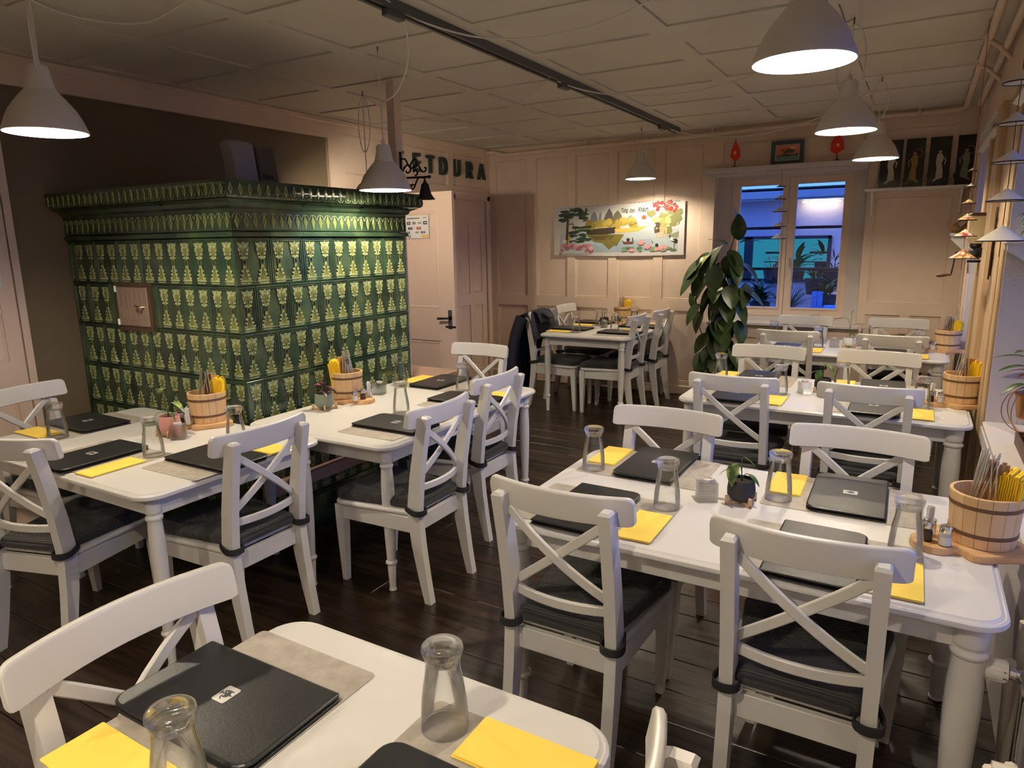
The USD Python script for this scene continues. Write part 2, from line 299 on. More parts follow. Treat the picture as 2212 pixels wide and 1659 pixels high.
# back wall
wb = struct('wall_back', 'beige pink panelled back wall with window and scenic poster')
hole = sbox(-1.82, .80, -.45, 2.27)
part(wb, 'plaster', XZ(prism(sbox(X0-.1, 0, X1+.1, ZC).difference(hole), .24), 7.44), 'wall_pink', False)
up = [(-4.384, 1.012, -3.971, 2.565), (-3.846, 1.012, -3.455, 2.565), (-3.353, 1.012, -2.955, 2.565), (-2.859, 1.012, -2.441, 2.565), (-2.338, 1.012, -1.945, 2.565), (-.383, 1.03, .22, 1.98), (-.383, 2.10, .22, 2.56), (-1.75, 2.36, -.5, 2.56)]
lo = [(-4.384, .13, -3.971, .90), (-3.846, .13, -3.455, .90), (-3.353, .13, -2.955, .90), (-2.859, .13, -2.441, .90), (-2.338, .13, -1.945, .90), (-.383, .13, -.10, .93), (-.02, .13, .22, .93), (-1.75, .13, -1.18, .66), (-1.08, .13, -.5, .66)]
wall_panels(wb, sbox(X0, 0, X1, ZC).difference(hole), up+lo, lambda m: XZ(m, 7.2), .022, 'wall_pink')
solo('baseboard_back', box(X0, X1, 7.155, 7.185, 0, .095, .006), 'wall_pink', 'painted baseboard along the foot of the back wall', kind='structure')
# left wall
wl = struct('wall_left', 'left wall with olive plaster recess behind the stove and pink boarding around it')
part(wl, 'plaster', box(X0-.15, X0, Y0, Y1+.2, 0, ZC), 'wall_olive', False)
rec = unary_union([sbox(2.04, 0, 4.561, 2.537), sbox(6.40, 0, 7.07, 2.13), sbox(5.32, 0, 6.14, 2.13), sbox(1.12, 0, 2.0, 2.13)])
lp = [(4.75, 2.25, 6.33, 2.59), (6.43, 2.25, 7.05, 2.59), (4.72, 1.02, 5.18, 2.1)]
wall_panels(wl, sbox(Y0, 0, Y1, ZC).difference(rec), lp, lambda m: YZ(m, X0), .03, 'wall_pink')
solo('trim_1', box(X0, X0+.05, Y0, Y1, 2.655, ZC-.016, .012), 'wall_pink', 'pink moulding along the top of the left wall', kind='structure')
def door(name, label, w, h, panels, loc, rz):       # leaf in the x z plane, hinge at x = 0, seen from -y
    t = thing(name, label, 'door', loc, rz, kind='structure')
    part(t, 'leaf', XZ(prism(sbox(0, .01, w, h).difference(unary_union([sbox(*p) for p in panels])), .038), .019), 'door_pink', False)
    for a, b, c, d in panels:
        R = lambda o, yy: np.array([(a+o, yy, b+o), (c-o, yy, b+o), (c-o, yy, d-o), (a+o, yy, d-o)])
        part(t, 'panel', loft([R(0, .012), R(0, -.006), R(.02, -.013), R(.035, -.008)]), 'door_pink', False)
    return t
d1 = door('door_1', 'closed pink four panel door at the far end of the left wall', .65, 2.11, [(.10, .16, .29, .92), (.36, .16, .55, .92), (.10, 1.06, .29, 1.86), (.36, 1.06, .55, 1.86)], (X0+.012, 6.41, 0), PI/2)
part(d1, 'casing', [box(-.06, 0, -.05, -.02, 0, 2.17, .006), box(.65, .71, -.05, -.02, 0, 2.17, .006), box(-.06, .71, -.05, -.02, 2.11, 2.2, .006)], 'door_pink', False)
d2 = door('door_2', 'pink panelled door at the left edge beside the olive plaster', .86, 2.12, [(.08, 1.0, .78, 1.98), (.08, .14, .41, .84), (.46, .14, .79, .84)], (X0+.012, 1.13, 0), PI/2)
part(d2, 'notice_paper', box(.52, .80, -.024, -.0185, 1.43, 1.63), 'paper_white', False)
d3 = door('door_3', 'pink door leaf standing open behind the green stove with black lever handle', .77, 2.10, [(.10, 1.02, .60, 1.93), (.10, .14, .60, .72)], (-4.47, 5.3, 0), 0)
part(d3, 'lock_plate', box(.69, .735, -.023, -.018, .84, 1.02, .002), 'grey_metal')
part(d3, 'lever_handle', [tube([(.712, -.02, .945), (.712, -.06, .945), (.70, -.066, .945), (.60, -.066, .94)], [.009, .009, .009, .012], 8), lathe([(0, 0), (.02, 0), (.02, .004), (0, .004)], 12).apply_transform(trimesh.transformations.rotation_matrix(PI/2, [1, 0, 0])).apply_translation((.712, -.019, .945))], 'iron')
part(d3, 'bolt', box(.66, .775, -.03, -.018, .855, .87, .002), 'iron')
# right wall with its two deep window niches
wr = struct('wall_right', 'white plastered window wall on the right with deep niches')
N1a, N1b, N2a, N2b = 1.3, 4.06, 5.75, 6.5
nich = unary_union([sbox(N1a, .70, N1b, 2.30), sbox(N2a, .70, N2b, 2.30)])
part(wr, 'plaster', YZ(prism(sbox(Y0, 0, Y1+.2, ZC).difference(nich), .44), X1), 'wall_white', False)
part(wr, 'corner_board', [box(X1-.02, X1+.002, 6.5, 7.19, 0, ZC-.02, .004), box(X1-.032, X1-.018, 6.55, 6.62, .1, 2.6, .004), box(X1-.032, X1-.018, 7.02, 7.1, .1, 2.6, .004), box(X1-.032, X1-.018, 6.62, 7.02, .98, 1.06, .004)], 'wall_pink', False)
part(wr, 'upper_board', box(X1-.012, X1+.002, Y0, 6.5, 2.33, ZC-.02, .004), 'wall_pink', False)
tr = struct('trim_2', 'warm wooden moulded casing between the two window niches')
for i, (a, b, d) in enumerate(((4.07, 4.16, .016), (4.17, 4.30, .024), (4.31, 4.62, .014), (4.64, 4.86, .045), (4.88, 5.40, .012), (5.42, 5.54, .03), (5.56, 5.74, .02))):
    part(tr, 'casing_board', box(X1-d, X1+.001, a, b, .06, 2.33, .006), 'wood_trim', False)
solo('trim_3', cat(slab(.40, N1b-N1a, .695, .722, .012, .004).apply_translation((.55, (N1a+N1b)/2, 0)), box(.345, X1, N1a, N1b, .62, .70, .006)), 'wall_white', 'pale window sill board in the near right window niche', kind='structure')
solo('trim_4', slab(.40, N2b-N2a, .695, .722, .012, .004).apply_translation((.555, (N2a+N2b)/2, 0)), 'wall_white', 'pale window sill board in the far right window niche', kind='structure')
def side_window(name, label, a, b, n):
    t = thing(name, label, 'window', kind='structure'); fr = []
    xs = np.linspace(a, b, n+1)
    fr += [box(.70, .76, a, b, .722, .80, .006), box(.70, .76, a, b, 2.22, 2.30, .006)]
    for q in xs: fr.append(box(.70, .76, max(a, q-.045), min(b, q+.045), .80, 2.22, .006))
    part(t, 'window_frame', fr, 'plastic_white', False)
    for p, q in zip(xs, xs[1:]): part(t, 'pane', box(.728, .732, p+.04, q-.04, .80, 2.22), 'window_glass', False)
side_window('window_2', 'near right window niche glazing towards the blue dusk', N1a, N1b, 3)
side_window('window_3', 'far right window niche glazing towards the blue dusk', N2a, N2b, 1)
wn = struct('wall_near', 'pink wall behind the viewer'); part(wn, 'plaster', box(X0-.1, X1+.4, Y0-.15, Y0, 0, ZC), 'wall_pink', False)
# back window
w1 = thing('window_1', 'two leaf casement window in the back wall looking out at blue dusk', 'window', kind='structure')
part(w1, 'jamb', [box(-1.83, -1.69, 7.33, 7.44, .80, 2.28), box(-.575, -.44, 7.33, 7.44, .80, 2.28), box(-1.69, -.575, 7.33, 7.44, 2.215, 2.28), box(-1.69, -.575, 7.33, 7.44, .80, .865)], 'wall_white', False)
def sash(a, b, la, lb):
    f = sbox(a, .868, b, 2.214).difference(sbox(la, .954, lb, 2.15))
    p = part(w1, 'sash', XZ(prism(f, .05), 7.40), 'wall_pink', False)
    part(w1, 'glazing_bead', XZ(prism(sbox(la-.014, .94, lb+.014, 2.164).difference(sbox(la, .954, lb, 2.15)), .008), 7.352), 'wall_pink', False)
    part(w1, 'pane', box(la-.005, lb+.005, 7.373, 7.377, .95, 2.155), 'window_glass', False)
sash(-1.688, -1.141, -1.605, -1.20); sash(-1.137, -.577, -1.07, -.653)
part(w1, 'window_handle', [box(-1.12, -1.096, 7.335, 7.352, 1.36, 1.45, .005), bar((-1.108, 7.325, 1.42), (-1.108, 7.318, 1.27), .02, .014, (0, 1, 0)), bar((-1.108, 7.35, 1.41), (-1.108, 7.32, 1.41), .016, .016)], 'aluminium')
part(w1, 'sill', slab(1.42, .22, .785, .812, .01, .004).apply_translation((-1.135, 7.245, 0)), 'wall_white')
solo('lintel_shelf', cat(box(-1.905, -.45, 7.05, 7.18, 2.272, 2.316, .006), box(-1.90, -.46, 7.13, 7.18, 2.235, 2.275, .006)), 'wall_white', 'narrow white shelf board above the back window', 'shelf')
sh = thing('wall_shelf', 'white shelf with two brackets carrying four lacquer plaques', 'shelf', (-.08, 7.09, 2.03))
part(sh, 'board', box(-.387, .385, -.09, .09, 0, .022, .004), 'plastic_white', False)
for bx in (-.325, .345):
    pg = Polygon([(.09, 0), (-.07, 0), (-.07, -.02), (.0, -.05), (.05, -.12), (.07, -.2), (.09, -.21)])
    part(sh, 'bracket', B(prism(pg, .018), (0, 1, 0), (0, 0, 1), (1, 0, 0), (bx-.009, 0, 0)), 'plastic_white', False)
# pipes
def pipe(name, label, P, r, m='wall_pink', clips=()):
    t = thing(name, label, 'pipe', P[0]); part(t, 'tube', tube(smooth_path(P, 4) if len(P) > 3 else P, r, 10), m, 50, world=True)
    for a, b in clips: part(t, 'clip', bar(a, b, .02, .014, (0, 1, 0) if abs(a[2]-b[2]) > .01 else (0, 0, 1)), m, world=True)
pipe('heating_pipe', 'pink painted heating pipe running along the top of the back wall', [(-4.49, 7.12, 2.66), (-4.36, 7.12, 2.66), (-4.25, 7.10, 2.625), (-4.15, 7.10, 2.62), (-3, 7.1, 2.632), (-1.5, 7.1, 2.65), (-.3, 7.1, 2.665), (.12, 7.1, 2.66), (.2, 7.05, 2.655), (.23, 6.95, 2.65)], .021, clips=[((x, 7.1, 2.65), (x, 7.1, 2.71)) for x in (-3.2, -1.85, -1.72, -1.1, -.1)])
pipe('heating_pipe', 'painted heating pipe under the ceiling, the inner of two on the window side', [(.225, 6.95, 2.655), (.225, 4.4, 2.66), (.225, 1.0, 2.665)], .019, clips=[((.225, y, 2.66), (.225, y, 2.71)) for y in (3.2, 4.9, 6.2)])
pipe('heating_pipe', 'painted heating pipe under the ceiling, the outer of two on the window side', [(.312, 6.75, 2.64), (.312, 5.6, 2.64), (.312, 1.0, 2.64)], .019)
for i, y in enumerate((4.62, 5.25)):
    pipe('pipe_link', ('near' if i == 0 else 'far')+' short pipe linking the two heating pipes under the ceiling', [(.20, y, 2.655), (.28, y+.16, 2.63), (.345, y+.32, 2.60)], .013)
# lighting track
tk = thing('lighting_track', 'long dark grey metal track crossing the whole ceiling', 'ceiling track', (-2.145, 2.9, 2.66))
part(tk, 'rail', B(prism(Polygon([(-.032, .045), (-.032, 0), (-.012, 0), (-.012, .012), (.012, .012), (.012, 0), (.032, 0), (.032, .045)]), 8.0), (1, 0, 0), (0, 0, 1), (0, 1, 0), (0, -3.97, 0)), 'grey_metal', False)
for yy in (-.25, 1.5, 3.55): part(tk, 'adapter', box(-.02, .02, yy-.06, yy+.06, -.03, .004, .004), 'grey_metal', False)
# cables slung across the ceiling
def cable(label, P, r=.0045):
    solo('ceiling_cable', tube(smooth_path(P, 5), r, 6), 'cord_white', label, 'cable')
Z = lambda pts, zs: [(x, y, z) for (x, y), z in zip(pts, zs)]
cable('white cable crossing under the grey track and sagging towards the nearest window-side lamp', Z([(-2.09, 2.5), (-2.13, 2.75), (-2.08, 2.99), (-1.98, 3.16), (-1.65, 3.3), (-1.13, 3.13), (-.6, 2.7), (-.36, 2.4)], (2.69, 2.665, 2.65, 2.64, 2.64, 2.65, 2.68, 2.70)))
cable('white cable sagging from the grey track towards the middle window-side lamp', Z([(-2.14, 4.3), (-2.12, 4.48), (-1.96, 4.88), (-1.75, 5.05), (-1.45, 5.07), (-1.17, 4.98), (-.8, 4.65), (-.38, 4.1)], (2.66, 2.655, 2.65, 2.65, 2.65, 2.66, 2.69, 2.70)))
cable('white cable hanging from the end of the grey track along the top of the back wall', Z([(-2.14, 6.7), (-1.9, 6.82), (-1.5, 6.86), (-1.0, 6.6), (-.6, 6.2), (-.32, 5.65)], (2.66, 2.60, 2.565, 2.58, 2.63, 2.70)))
cable('white cable curving across the ceiling above the left lamp', Z([(-3.0, 1.5), (-3.46, 1.85), (-3.45, 2.02), (-3.27, 2.16), (-3.0, 2.13), (-2.75, 2.08), (-2.2, 1.4)], (2.70, 2.69, 2.68, 2.67, 2.67, 2.68, 2.67)))
cable('white cable dropping from the grey track to the stove lamp cord', Z([(-2.14, 2.7), (-2.2, 2.82), (-2.4, 2.98), (-2.62, 3.10)], (2.66, 2.56, 2.42, 2.40)))
cable('white cable sagging across the ceiling beside the square post', Z([(-3.63, 4.1), (-3.66, 4.3), (-3.66, 4.65), (-3.45, 5.05), (-3.05, 4.99), (-2.68, 4.75), (-2.36, 4.48), (-2.15, 4.2)], (2.70, 2.67, 2.64, 2.63, 2.64, 2.66, 2.68, 2.665)))
# square post with the bell
solo('wooden_post', box(-3.14, -3.07, 3.76, 3.83, .70, 2.685, .005), 'wall_pink', 'square pink painted post rising from the bench to the ceiling', 'post')
# ------------------------------------------------------------------ tiled stove
SX, SY, SE, TW, TH, ZT = -2.97, 2.33, 3.69, .2267, .246, 1.678
st = thing('tiled_stove', 'large green glazed tiled stove with yellow tulip ornaments', 'tiled stove', (-3.7, 3.0, 0))
part(st, 'core', [box(-4.5, SX-.022, SY+.022, SE-.022, 0, 1.9), box(-4.5, SX-.05, SY+.05, SE-.05, 1.88, 1.952)], 'pot_black', False, world=True)
def ell(cx, cy, rx, ry, ang=0, n=9):
    return affinity.translate(affinity.rotate(affinity.scale(Point(0, 0).buffer(1, quad_segs=n//3), rx, ry), ang, origin=(0, 0)), cx, cy)
def tulip():        # one motif, centred, about .075 wide and .225 high: lists of (polygon, thickness, colour)
    pale, yel, ol, dk, md = S(172, 182, 142), S(138, 140, 74), S(88, 98, 50), S(30, 42, 32), S(112, 122, 76)
    mir = lambda P: [Polygon(P), Polygon([(-x, y) for x, y in P])]
    curl = lambda x, y, r, sgn=1: Point(x, y).buffer(r, quad_segs=3).difference(Point(x, y).buffer(r*.45, quad_segs=3))
    A = []
    vase = Polygon([(-.008, .016), (.008, .016), (.0095, .035), (.016, .060), (.026, .084), (.012, .080), (.006, .090), (0, .094), (-.006, .090), (-.012, .080), (-.026, .084), (-.016, .060), (-.0095, .035)])
    fan = [Polygon([(-.0095, .086), (0, .074), (.0095, .086), (.0075, .098), (0, .107), (-.0075, .098)])]
    for P in mir([(.010, .074), (.018, .082), (.021, .096), (.0165, .101), (.0115, .092)])+mir([(.017, .068), (.026, .078), (.0355, .096), (.032, .102), (.0235, .096), (.0185, .084)]): fan.append(P)
    out = [vase.difference(vase.buffer(-.0016))]+fan
    for s in (-1, 1): out += [curl(s*.0255, .062, .0055), curl(s*.021, .042, .006), curl(s*.0165, .024, .0058), LineString([(s*.030, .073), (s*.0285, .066)]).buffer(.0022, quad_segs=2), LineString([(s*.023, .051), (s*.026, .056)]).buffer(.0018, quad_segs=2)]
    A += [(vase.buffer(-.001), .0040, yel), (unary_union(out), .0052, pale)]
    A += [(f.buffer(-.0028), .0058, md) for f in fan if not f.buffer(-.0028).is_empty]
    A += [(q, .0056, ol) for q in mir([(.002, .03), (.0045, .03), (.0135, .070), (.0110, .072)])]+[(sbox(-.0009, .03, .0009, .078), .0056, ol)]
    A += [(sbox(-.0105, -.014, .0105, .013).difference(sbox(-.0085, -.012, .0085, .011)), .005, md), (sbox(-.0085, -.012, .0085, -.003), .0045, dk)]
    bell = Polygon([(-.0075, -.016), (.0075, -.016), (.0105, -.045), (.0175, -.074), (.031, -.100), (.0345, -.107), (.022, -.109), (.012, -.111), (0, -.112), (-.012, -.111), (-.022, -.109), (-.0345, -.107), (-.031, -.100), (-.0175, -.074), (-.0105, -.045)])
    lo = [bell.difference(bell.buffer(-.0017))]
    for x in (-.020, -.0105, 0, .0105, .020): lo.append(Polygon([(x*.72, -.088), (x*1.28+.0045, -.104), (x*1.3, -.112), (x*1.28-.0045, -.104)]))
    for s in (-1, 1): lo += [curl(s*.0165, -.044, .0058), curl(s*.0225, -.064, .0055), curl(s*.0295, -.083, .005), LineString([(s*.033, -.092), (s*.036, -.098)]).buffer(.002, quad_segs=2)]
    A += [(bell.buffer(-.001), .0040, yel), (unary_union(lo), .0052, pale)]
    A += [(q, .0056, ol) for q in mir([(.002, -.03), (.0042, -.03), (.0130, -.088), (.0108, -.090)])]+[(sbox(-.0008, -.09, .0008, -.03), .0056, ol)]
    return A
def solids(A):
    V, F, C, n = [], [], [], 0
    for g, h, c in A:
        for q in getattr(g, 'geoms', [g]):
            if q.area < 1e-8: continue
            m = trimesh.creation.extrude_polygon(q.simplify(.0006), h, engine='earcut'); f = np.asarray(m.faces)
            keep = ~(np.all(m.vertices[f][:, :, 2] < 1e-6, axis=1)); f = f[keep]
            V.append(np.asarray(m.vertices)); F.append(f+n); C.append(np.tile(c, (len(m.vertices), 1))); n += len(m.vertices)
    return trimesh.Trimesh(np.vstack(V), np.vstack(F), process=False), np.vstack(C)
tul, tulc = solids(tulip())
def place_mesh(m, face, u, z, n=0.0):      # local x along the face, y up, z out of the face
    if face == 'R': return B(m, (0, 1, 0), (0, 0, 1), (1, 0, 0), (SX+n, u, z))
    return B(m, (1, 0, 0), (0, 0, 1), (0, -1, 0), (u, SY-n, z))
def tile_mesh(w, h):
    R = lambda o, z: np.array([(-w/2+o, -h/2+o, z), (w/2-o, -h/2+o, z), (w/2-o, h/2-o, z), (-w/2+o, h/2-o, z)])
    g = .0012
    return loft([R(g, -.022), R(g, -.003), R(g+.003, 0), R(.010, 0), R(.012, -.004), R(.015, -.004), R(.017, -.001), R(.021, -.001), R(.024, -.007)])
def tile(face, u0, u1, z0, z1):
    w, h = u1-u0, z1-z0; uc, zc = (u0+u1)/2, (z0+z1)/2
    p = part(st, 'tile', place_mesh(tile_mesh(w, h), face, uc, zc), 'glaze', 25, world=True)
    nm = max(1, round(w/(TW/2))) if w > TW*.3 else 0
    if nm and h > .2:
        ms = [T(tul, (i+.5)/nm*w-w/2, 0, 0) for i in range(nm)]
        m = place_mesh(cat(ms), face, uc, zc-.002, -.0068); part(p, 'ornament', m, 'ornament_glaze', world=True, col=np.tile(tulc, (nm, 1)))
dz0, dz1, dx0, dx1 = 1.165, 1.441, -4.038, -3.694
for row in range(6):
    z1 = ZT-row*TH; z0 = z1-TH
    us = [SY+k*TW for k in range(7)] if row % 2 == 0 else [SY]+[SY+(k+.5)*TW for k in range(6)]+[SE]
    for a, b in zip(us, us[1:]): tile('R', a, b, z0, z1)
    xs = [SX]; x = SX-(TW/2 if row % 2 == 0 else TW)
    while x > -4.5: xs.append(x); x -= TW
    xs.append(-4.5); xs = xs[::-1]
    for a, b in zip(xs, xs[1:]):
        if b-a < .03: continue
        if row == 1 and a < dx1-.03 and b > dx0+.03:
            if a < dx0-.04: tile('L', a, dx0, z0, z1)
            if b > dx1+.04: tile('L', dx1, b, z0, z1)
            continue
        tile('L', a, b, z0, z1)
# plinth, band, frieze, cove and cornice: each piece a tile width long, mitred at the corner
def run(name, prof, segs, m='glaze'):      # prof: (out, z)
    P = np.array(prof)
    for face, a, b, mit in segs:
        V = []
        for end, u in ((0, a), (1, b)):
            for o, z in P:
                d = o if (mit == end and mit is not None) else 0
                if face == 'R': V.append((SX+o, u-d if end == 0 and mit == 0 else u+d if (end == 1 and mit == 1) else u, z))
                else: V.append((u+d if end == 1 and mit == 1 else u, SY-o, z))
        n = len(P); F = []
        for j in range(n):
            j2 = (j+1) % n; F += [[j, j2, n+j2], [j, n+j2, n+j]]
        F += [[0, k+1, k] for k in range(1, n-1)]+[[n, n+k, n+k+1] for k in range(1, n-1)]
        mm = trimesh.Trimesh(np.array(V), F, process=False)
        if mm.volume < 0: mm.invert()
        part(st, name, mm, m, 30, world=True)
def segs(L):
    out = []; ys = np.linspace(SY, SE, max(2, round((SE-SY)/L))+1)
    for i, (a, b) in enumerate(zip(ys, ys[1:])): out.append(('R', a+.0008, b-.0008 if i < len(ys)-2 else b, 0 if i == 0 else 1 if i == len(ys)-2 else None))
    xs = np.linspace(-4.5, SX, round((SX+4.5)/L)+1)
    for i, (a, b) in enumerate(zip(xs, xs[1:])): out.append(('L', a+.0008, b-.0008 if i < len(xs)-2 else b, 1 if i == len(xs)-2 else None))
    return out
run('band_tile', [(-.03, 1.679), (.004, 1.679), (.014, 1.684), (.014, 1.702), (.008, 1.708), (-.03, 1.712)], segs(TW))
run('frieze_tile', [(-.03, 1.713), (.002, 1.713), (.004, 1.722), (.002, 1.80), (.006, 1.822), (-.03, 1.822)], segs(TW*2))
run('cove_tile', [(-.03, 1.823), (.012, 1.823), (.022, 1.832), (.028, 1.852), (.07, 1.864), (-.03, 1.866)], segs(TW*2))
run('cornice_tile', [(-.03, 1.867), (.074, 1.867), (.086, 1.878), (.090, 1.90), (.086, 1.925), (.092, 1.938), (.088, 1.952), (-.12, 1.952)], segs(TW*2))
run('plinth_tile', [(-.03, 0), (.012, 0), (.012, .18), (0, .2), (-.03, .2)], segs(TW*2))
def diamonds(z, out, w, h, tilt=0.0, arch=True):
    for face, a, b in (('R', SY-(out if out > .05 else 0), SE+(out if out > .05 else 0)), ('L', -4.5, SX+(out if out > .05 else 0))):
        n = round((b-a)/.0567)
        per = 4
        for g in range(0, n, per):
            A = []
            for k in range(g, min(n, g+per)):
                u = a+(k+.5)*(b-a)/n-(a+b)/2
                d = Polygon([(u-w, 0), (u-w*.45, -h*.5), (u, -h), (u+w*.45, -h*.5), (u+w, 0), (u+w*.45, h*.5), (u, h), (u-w*.45, h*.5)])
                A += [(d, .004, S(168, 176, 122)), (d.buffer(-.0026), .0055, S(122, 130, 64)), (d.buffer(-.0055), .0062, S(92, 100, 46))]
                if arch:
                    ring = Point(u, h*.35).buffer(.027, quad_segs=4).difference(Point(u, h*.35).buffer(.0238, quad_segs=4)).intersection(sbox(u-.04, h*.35, u+.04, 1))
                    A.append((ring, .004, S(140, 152, 116)))
                else:
                    ring = Point(u, -h*.4).buffer(.027, quad_segs=4).difference(Point(u, -h*.4).buffer(.025, quad_segs=4)).intersection(sbox(u-.04, -1, u+.04, -h*.4))
                    A.append((ring, .003, S(104, 116, 82)))
            m, c = solids(A); part(st, 'diamond_ornament', place_mesh(m, face, (a+b)/2, z, out-.0005), 'ornament_glaze', world=True, col=c)
diamonds(1.760, .003, .0125, .038); diamonds(1.908, .0885, .0115, .031, arch=False)
sd = part(st, 'stove_door', [box(dx0+.028, dx1-.026, SY-.022, SY-.008, dz0+.026, dz1-.026, .003)], 'stove_door', False, world=True)
part(sd, 'relief_ribs', [box(x-.003, x+.003, SY-.0255, SY-.020, 1.21+abs(x+3.86)*.25, 1.40-.1*((i % 2)), .0015) for i, x in enumerate(np.linspace(dx0+.05, dx1-.05, 12))]+[box(-3.90, -3.82, SY-.0255, SY-.02, 1.20, 1.206, .0015), box(-3.90, -3.82, SY-.0255, SY-.02, 1.225, 1.231, .0015)], 'stove_door', False, world=True)
part(sd, 'lever', [tube([(-3.755, SY-.02, 1.305), (-3.755, SY-.05, 1.305)], .006, 8), tube([(-3.753, SY-.05, 1.303), (-3.80, SY-.052, 1.318)], [.007, .005], 8)], 'chrome', world=True)
part(sd, 'hinge', [tube([(dx0+.03, SY-.026, z), (dx0+.03, SY-.026, z+.035)], .007, 8) for z in (1.385, 1.195)], 'lining_white', world=True)
fp = sbox(dx0, dz0, dx1, dz1).difference(sbox(dx0+.026, dz0+.024, dx1-.024, dz1-.024))
part(st, 'door_frame', XZ(prism(fp, .034), SY+.018), 'stove_frame', False, world=True)
# bench at the right end of the stove, ledge along its front
be = thing('stove_bench', 'pink topped bench with green tiled front at the right end of the stove', 'bench', (-3.7, 3.97, 0))
part(be, 'seat_slab', slab(1.56, .50, .625, .70, .01, .006).apply_translation((-3.70, 3.945, 0)), 'bench_top', world=True)
part(be, 'body', box(-4.48, -3.04, 3.70, 4.10, 0, .625), 'glaze', False, world=True)
for zz in (.375, .125):
    for k in range(1): part(be, 'tile', B(tile_mesh(.40, .245), (0, 1, 0), (0, 0, 1), (1, 0, 0), (-3.018, 3.9, zz)), 'glaze', 25, world=True)
    m = B(cat(*[T(tul, q, 0, 0) for q in (-.12, 0, .12)]), (0, 1, 0), (0, 0, 1), (1, 0, 0), (-3.024, 3.9, zz)); part(be, 'ornament', m, 'ornament_glaze', world=True, col=np.tile(tulc, (3, 1)))
lg = thing('stove_ledge', 'low pink seat ledge running along the right face of the stove under the table', 'bench', (-2.8, 3.0, 0))
part(lg, 'seat_slab', box(-2.967, -2.90, 2.36, 3.68, .29, .36, .006), 'bench_top', False, world=True)
for yy in (2.6, 3.4): part(lg, 'support', box(-2.966, -2.905, yy-.03, yy+.03, 0, .29, .004), 'bench_top', False, world=True)
# storage bags on top of the stove
def bag(label, m, a, b, x, z1, mat_, holes):
    t = thing('storage_bag', label, 'storage bag', (x, (a+b)/2, 1.953), 0.0)
    w = b-a; R = lambda o, z, lean: np.c_[rrect(.11, w, .02, 4, -o)+np.array([lean, 0]), np.full(16, z)]
    part(t, 'body', loft([R(.01, 0, 0), R(0, .02, 0), R(.004, z1*.5, -.01), R(.0, z1-.02, -.03), R(.02, z1, -.035)]), mat_, 40)
    part(t, 'handle_slot', box(.010, .0215, -.02+w*.12, .035+w*.12, z1-.075, z1-.025, .002), 'cloth_black', False)
    if holes: part(t, 'eyelets', [T(lathe([(0, 0), (.004, 0), (.004, .002), (0, .002)], 8), .054-.038*(zz/z1), yy, zz, ry=PI/2) for zz in (.05, .10, .15) for yy in np.linspace(-w*.38, w*.38, 4)], 'cloth_black')
bag('grey fabric storage bag with eyelets standing on the stove, the left of two', None, 2.66, 2.82, -3.36, .262, 'bag_grey', True)
bag('olive grey storage bag with lettering standing on the stove, the right of two', None, 2.825, 2.97, -3.36, .25, 'bag_dark', False)
_t = '/World/storage_bag_001'
part(_t, 'lettering', B(text('Sola', .028, .001), (0, 1, 0), (0, 0, 1), (1, 0, 0), (.053, -.06, .06)), 'cloth_black', False)
